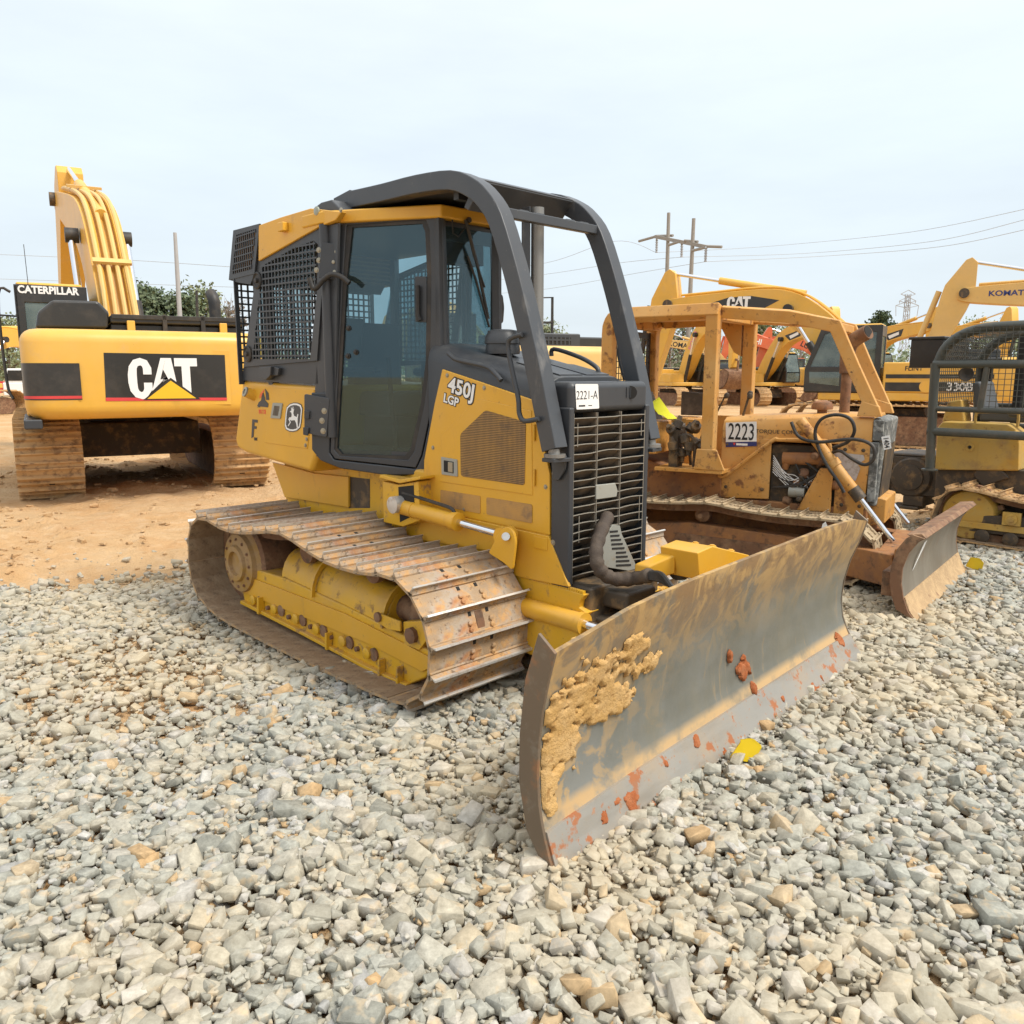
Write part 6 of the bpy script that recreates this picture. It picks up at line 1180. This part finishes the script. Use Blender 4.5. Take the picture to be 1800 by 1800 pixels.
# left: seen from behind
e1, bp1, bo1, cw1, ub1, cb1 = excavator('large yellow excavator seen from behind at the left, big black logo panel on its counterweight', -6.34, 13.7, 0, 120, bslew=4.0, heel=.62, alpha=35, beta=-58, fine=True, top=False)
F6 = Frame(-6.34, 13.7, R(120)); X6 = F6.D
def plate6(name, q, m, u, th, parent, bev=0): mb = MB(); mb.prism([X6(*p, u=u) for p in q], (th, 0, 0)); return mb.build(name, M[m], parent, bev)
pn = plate6('logo_panel', [(182, 620), (395, 624), (399, 704), (186, 705)], 'catblack', -3.522, .01, cw1); plate6('red_stripe', [(186, 699), (399, 699), (399, 704), (186, 705)], 'red', -3.525, .002, pn)
plate6('panel_rim', [(172, 612), (402, 616), (407, 711), (177, 713)], 'cat', -3.519, .004, cw1, .01)
o6 = X6(228, 702, u=-3.526); ex6 = (X6(350, 701, u=-3.526)-o6); s6 = ex6.length/1.86*1.0
mb = MB(); hgt = (X6(228, 629, u=-3.526)-o6).length; glyphs_cat(mb, o6, (0, -1, 0), (0, 0, 1), hgt, depth=.002, sx=ex6.length/1.86/hgt); mb.build('logo_letters', M['white'], pn)
tri = [X6(*p, u=-3.529) for p in [(259, 701), (300, 669), (345, 700)]]; mb = MB(); mb.prism([X6(*p, u=-3.528) for p in [(252, 703), (300, 664), (353, 702)]], (-.001, 0, 0)); mb.build('logo_outline', M['catblack'], pn); mb = MB(); mb.prism(tri, (-.001, 0, 0)); mb.build('logo_triangle', mat('logo_yellow', (.75, .45, .02), .45), pn)
def wrap6(name, m, z0, z1, ins, parent):
    q = [p for p in EX['cws'](ins, 0) if p.y > .84 and p.x < -3.13]; q = [V((q[0].x-.02, .85, 0))]+q if q[0].y > .86 else q
    mb = MB(); mb.add([(p.x, p.y, z0) for p in q]+[(p.x, p.y, z1) for p in q], [(i, i+1, len(q)+i+1, len(q)+i) for i in range(len(q)-1)]); return mb.build(name, M[m], parent)
p2 = wrap6('side_panel', 'catblack', 1.375, 1.82, -.004, cw1); wrap6('red_stripe', 'red', 1.39, 1.425, -.006, p2)
mb = MB(); q = [X6(*p, u=-2.62) for p in [(62, 577), (66, 548), (92, 527), (172, 529), (192, 549), (190, 578)]]; mb.prism(q, (1.5, 0, 0)); mb.build('air_cleaner_hood', M['catblack'], e1, .04, 3)
mb = MB(); mb.bb((-2.62, -1.38, 2.36), (-.8, .40, 2.47)); mb.bb((-2.56, -1.36, 2.12), (-.9, .40, 2.36)); ech = mb.build('engine_cover', M['catblack'], e1, .03, 3)
mb = MB()
for yy in (-.28, -.78): mb.bb((-2.64, yy-.03, 2.15), (-2.6, yy+.03, 2.49))
mb.bb((-2.64, -1.36, 2.42), (-2.6, .38, 2.48)); mb.build('cover_rib', M['black'], ech, .006)
mb = MB()
for yy in (.15, -1.05): mb.bb((-2.66, yy-.05, 2.12), (-2.6, yy+.05, 2.40))
mb.build('cover_hinge', M['cat'], ech, .01)
mb = MB(); p_ = X6(378, 552, u=-2.0); mb.tube(smooth_path([p_+V((0, 0, -.2)), p_+V((0, 0, .08)), p_+V((.02, .01, .22)), p_+V((.12, .02, .30))], 4), .085, 14); mb.build('exhaust_pipe', M['black'], e1, sharp=70)
text('lettering', 'CATERPILLAR', .155, X6(85, 511, u=.015), (0, -1, 0), (0, 0, 1), M['white'], cb1, .006, sx=.88)
mb = MB(); mb.tube([(.05, 1.30, 3.0), (.04, 1.31, 3.65)], .005, 5); mb.build('antenna', M['black'], cb1)
mb = MB(); mb.tube(smooth_path([(.3, 1.55, 2.95), (.3, 1.72, 2.9), (.3, 1.72, 1.6), (.2, 1.65, 1.3)], 4), .022, 6); mb.tube([(.6, 1.5, 2.6), (.6, 1.9, 2.62)], .015, 5); mb.bb((.58, 1.80, 2.2), (.62, 2.05, 2.6)); mb.build('mirror_and_rail', M['black'], cb1)
mb = MB(); mb.bb((-3.2, 1.44, 1.40), (-2.7, 1.475, 1.75)); mb.build('vent_grille', M['void'], ub1); mb = MB(); mb.bb((-3.42, 1.30, 1.02), (-1.6, 1.5, 1.14)); mb.build('side_step', M['dark'], ub1, .02)
mb = MB()
for k in (-.21, -.07, .07, .21):
    mb.tube(smooth_path([bp1(.1, .42)+V((0, k*1.2, 0)), bp1(.9, .98)+V((0, k, 0)), bp1(2.1, 1.44)+V((0, k, 0)), bp1(2.9, 1.54)+V((0, k, 0)), bp1(3.7, 1.36)+V((0, k, 0)), bp1(5.0, .84)+V((0, k, 0)), bp1(5.7, .52)+V((0, k*.9, 0))], 4), .04, 8)
for s in (1.4, 4.4): c_ = bp1(s, 1.22 if s < 2 else 1.12); mb.box(c_+V((0, 0, .04)), (.12, .6, .05), Matrix.Rotation(R(-38 if s < 2 else -14), 3, 'Y'))
mb.build('hydraulic_pipes', M['cat_pale'], bo1)
# middle: facing left
e2, bp2, bo2, cw2, ub2, cb2 = excavator('long yellow excavator facing left behind the orange dozer with a black decal on its boom', 9.3, 20.6, 0, 150, .92, alpha=20, beta=-76, curl=-20)
def decal(bp, bo, pts, m, name='boom_decal', y=.302): mb = MB(); mb.prism([bp(*q)+V((0, y, 0)) for q in pts], IN(.003)); return mb.build(name, M[m], bo)
dq = decal(bp2, bo2, [(5.05, .20), (4.3, .42), (3.6, .62), (3.1, 1.15), (3.9, 1.02), (4.5, .78), (4.9, .5)], 'catblack')
mb = MB(); x2 = (bp2(3.6, .60)-bp2(4.45, .28)).normalized(); x2 = V((-math.cos(R(20+14)), 0, -math.sin(R(20+14)))); x2 = (bp2(3.4, .72)-bp2(4.7, .30)).normalized(); y2 = V((-x2.z, 0, x2.x)); y2 = y2 if y2.z > 0 else -y2; hgt = .36; glyphs_cat(mb, bp2(4.42, .46)+V((0, .307, 0)), x2, y2, hgt, depth=.003); mb.build('logo_letters', M['white'], dq)
text('lettering', '330B L', .28, (-1.9, 1.474, 1.51), (-1, 0, 0), (0, 0, 1), M['white'], ub2, .006); text('lettering', 'FLINT', .16, (-.75, 1.466, 1.96), (-1, 0, 0), (0, 0, 1), M['catblack'], ub2, .002); text('lettering', 'ASR5127', .14, bp2(2.95, .75)+V((0, .307, 0)), x2, y2, M['catblack'], bo2, 0)
mb = MB(); mb.cyl(V((-1.05, 1.472, 1.52)), V((-1.05, 1.482, 1.52)), .15, 20); mb.build('round_cover', M['cat'], ub2)
# right: only its boom and stick reach into the picture
e3, bp3, bo3, cw3, ub3, cb3 = excavator('pale yellow excavator at the right edge with blue lettering along its raised boom', 18.25, 21.6, .1, 152, .97, m='cat_pale', alpha=21, beta=-68, curl=-10)
x3 = (bp3(3.6, .9)-bp3(5.6, .15)).normalized(); y3 = V((-x3.z, 0, x3.x)); y3 = y3 if y3.z > 0 else -y3; text('lettering', 'KOMATSU', .21, bp3(5.0, .44)+V((0, .306, 0)), x3, y3, M['blue'], bo3, .005, sx=1.2)
# behind the big dozer: rear end only
e4, bp4, bo4, cw4, ub4, cb4 = excavator('yellow excavator rear with a black handrail seen between the sweep bars of the big dozer', -.35, 18.5, .05, 120, .96, m='cat_pale', alpha=6, beta=-60)
mb = MB(); mb.tube([(-2.3, -.05, 2.3), (-2.3, -.05, 3.25), (-2.3, .42, 3.22), (-2.3, .42, 2.3)], .03, 6); mb.tube([(-2.3, -.05, 2.75), (-2.3, .42, 2.73)], .025, 6); mb.build('handrail', M['black'], e4)
mb = MB(); mb.bb((-2.63, -.30, 2.22), (-2.615, .75, 2.44)); vg = mb.build('engine_vent', M['void'], e4); mb = MB(); mb.bb((-2.614, -.55, 2.2), (-.9, .95, 2.52)); mb.build('engine_box', M['dark'], e4, .03); mb = MB(); mb.lattice([(-2.64, -.30, 2.22), (-2.64, .75, 2.22), (-2.64, .75, 2.44), (-2.64, -.30, 2.44)], (0, 1, 0), (0, 0, 1), .10, .11, .035, .012); mb.build('vent_bars', M['dark'], vg)
# farther rows
e5, bp5, bo5, *_ = excavator('yellow excavator facing the camera behind the orange roll frame, pink writing on its boom', 9.2, 45, 0, -72, .9, alpha=33, beta=-90)
text('lettering', 'SOLD', .5, bp5(2.2, .95)+V((0, -.306, 0)), bp5(2.7, 1.1)-bp5(1.7, .7), (0, 0, 1), mat('pink_paint', (.65, .15, .28), .6), bo5, .004)
for X_, lab in ((13.4, 'yellow excavator facing the camera just left of the cab of the long excavator'), (18.4, 'yellow excavator with its pointed stick raised under the steel lattice pylon'), (21.8, 'yellow excavator whose stick top shows just right of the tall pale stick')):
    ee, bpp, boo, *_ = excavator(lab, X_, 45, 0, -71, .9, alpha=25, beta=-95)
    mb = MB(); mb.prism([bpp(*q)+V((0, -.302, 0)) for q in [(3.0, 1.1), (3.3, .65), (4.2, .45), (4.5, .75)]], IN(-.003)); mb.build('boom_decal', M['catblack'], boo); mb = MB(); mb.prism([bpp(*q)+V((0, -.307, 0)) for q in [(3.35, .9), (3.4, .7), (4.1, .6), (4.15, .75)]], IN(-.003)); mb.build('decal_print', M['white'], boo)
e7, bp7, bo7, *_ = excavator('orange red excavator with white lettering on its boom behind the orange roll frame', 21.5, 62, 0, 174, .9, m='catred', alpha=30, beta=-70)
x7 = bp7(3.6, .9)-bp7(5.6, .15); text('lettering', 'HITACHI', .62, bp7(5.0, .42)+V((0, .306, 0)), x7, V((0, 0, 1)), M['white'], bo7, .01)
e8, bp8, bo8, *_ = excavator('orange red excavator with black lettering on its boom left of the long yellow excavator', 24.3, 62, 0, 174, .9, m='catred', alpha=28, beta=-70)
x8 = bp8(2.2, 1.0)-bp8(3.6, .95); text('lettering', 'LUTE', .62, bp8(3.0, 1.0)+V((0, .306, 0)), x8, V((0, 0, 1)), M['ink'], bo8, .012)
e9, bp9, bo9, *_ = excavator('small yellow excavator with dark lettering on its low boom behind the orange roll frame', 16.6, 62, 0, 174, .88, m='cat_pale', alpha=26, beta=-80)
text('lettering', 'KOMATSU', .55, bp9(4.7, .5)+V((0, .306, 0)), (bp9(3.8, .8)-bp9(5.6, .2)), V((0, 0, 1)), M['ink'], bo9, .012)
excavator('yellow excavator cut by the left edge of the frame behind the big one', -22.6, 33, 0, 75, .95, m='cat', alpha=12, beta=-70)
# small lorry far left
lr = empty('flatbed_truck', (-27.6, 45.5, 0), R(25)); tag(lr, 'small white and red truck parked far off at the left edge', 'truck')
mb = MB(); mb.bb((-.2, -.95, .5), (1.7, .95, 1.2)); mb.prism([(-.1, -.9, 1.2), (1.1, -.9, 1.2), (.8, -.9, 1.95), (.05, -.9, 1.95)], (0, 1.8, 0)); mb.build('cabin', M['white'], lr, .06, 3); mb = MB(); mb.bb((-3.6, -1.0, .65), (-.3, 1.0, .8)); mb.bb((-3.6, -1.0, .8), (-3.5, 1.0, 1.5)); mb.bb((-3.6, .93, .8), (-.3, 1.0, 1.25)); mb.bb((-3.6, -1.0, .8), (-.3, -.93, 1.25)); mb.build('load_bed', M['red'], lr, .02)
mb = MB(); mb.prism([(.0, -.91, 1.3), (.95, -.91, 1.3), (.75, -.91, 1.85), (.1, -.91, 1.85)], (0, -.01, 0)); mb.build('window', M['catblack'], lr); mb = MB(); mb.prism([(.0, .91, 1.3), (.95, .91, 1.3), (.75, .91, 1.85), (.1, .91, 1.85)], (0, .01, 0)); mb.build('window', M['catblack'], lr)
for u in (1.1, -2.6):
    for s_ in (-1, 1): mb = MB(); mb.lathe((u, s_*.75, .38), (0, s_, 0), [(.12, 0), (.38, .0), (.38, .2), (.22, .22), (.2, .17), (.03, .18)], 18); mb.build('wheel', M['black'], lr)
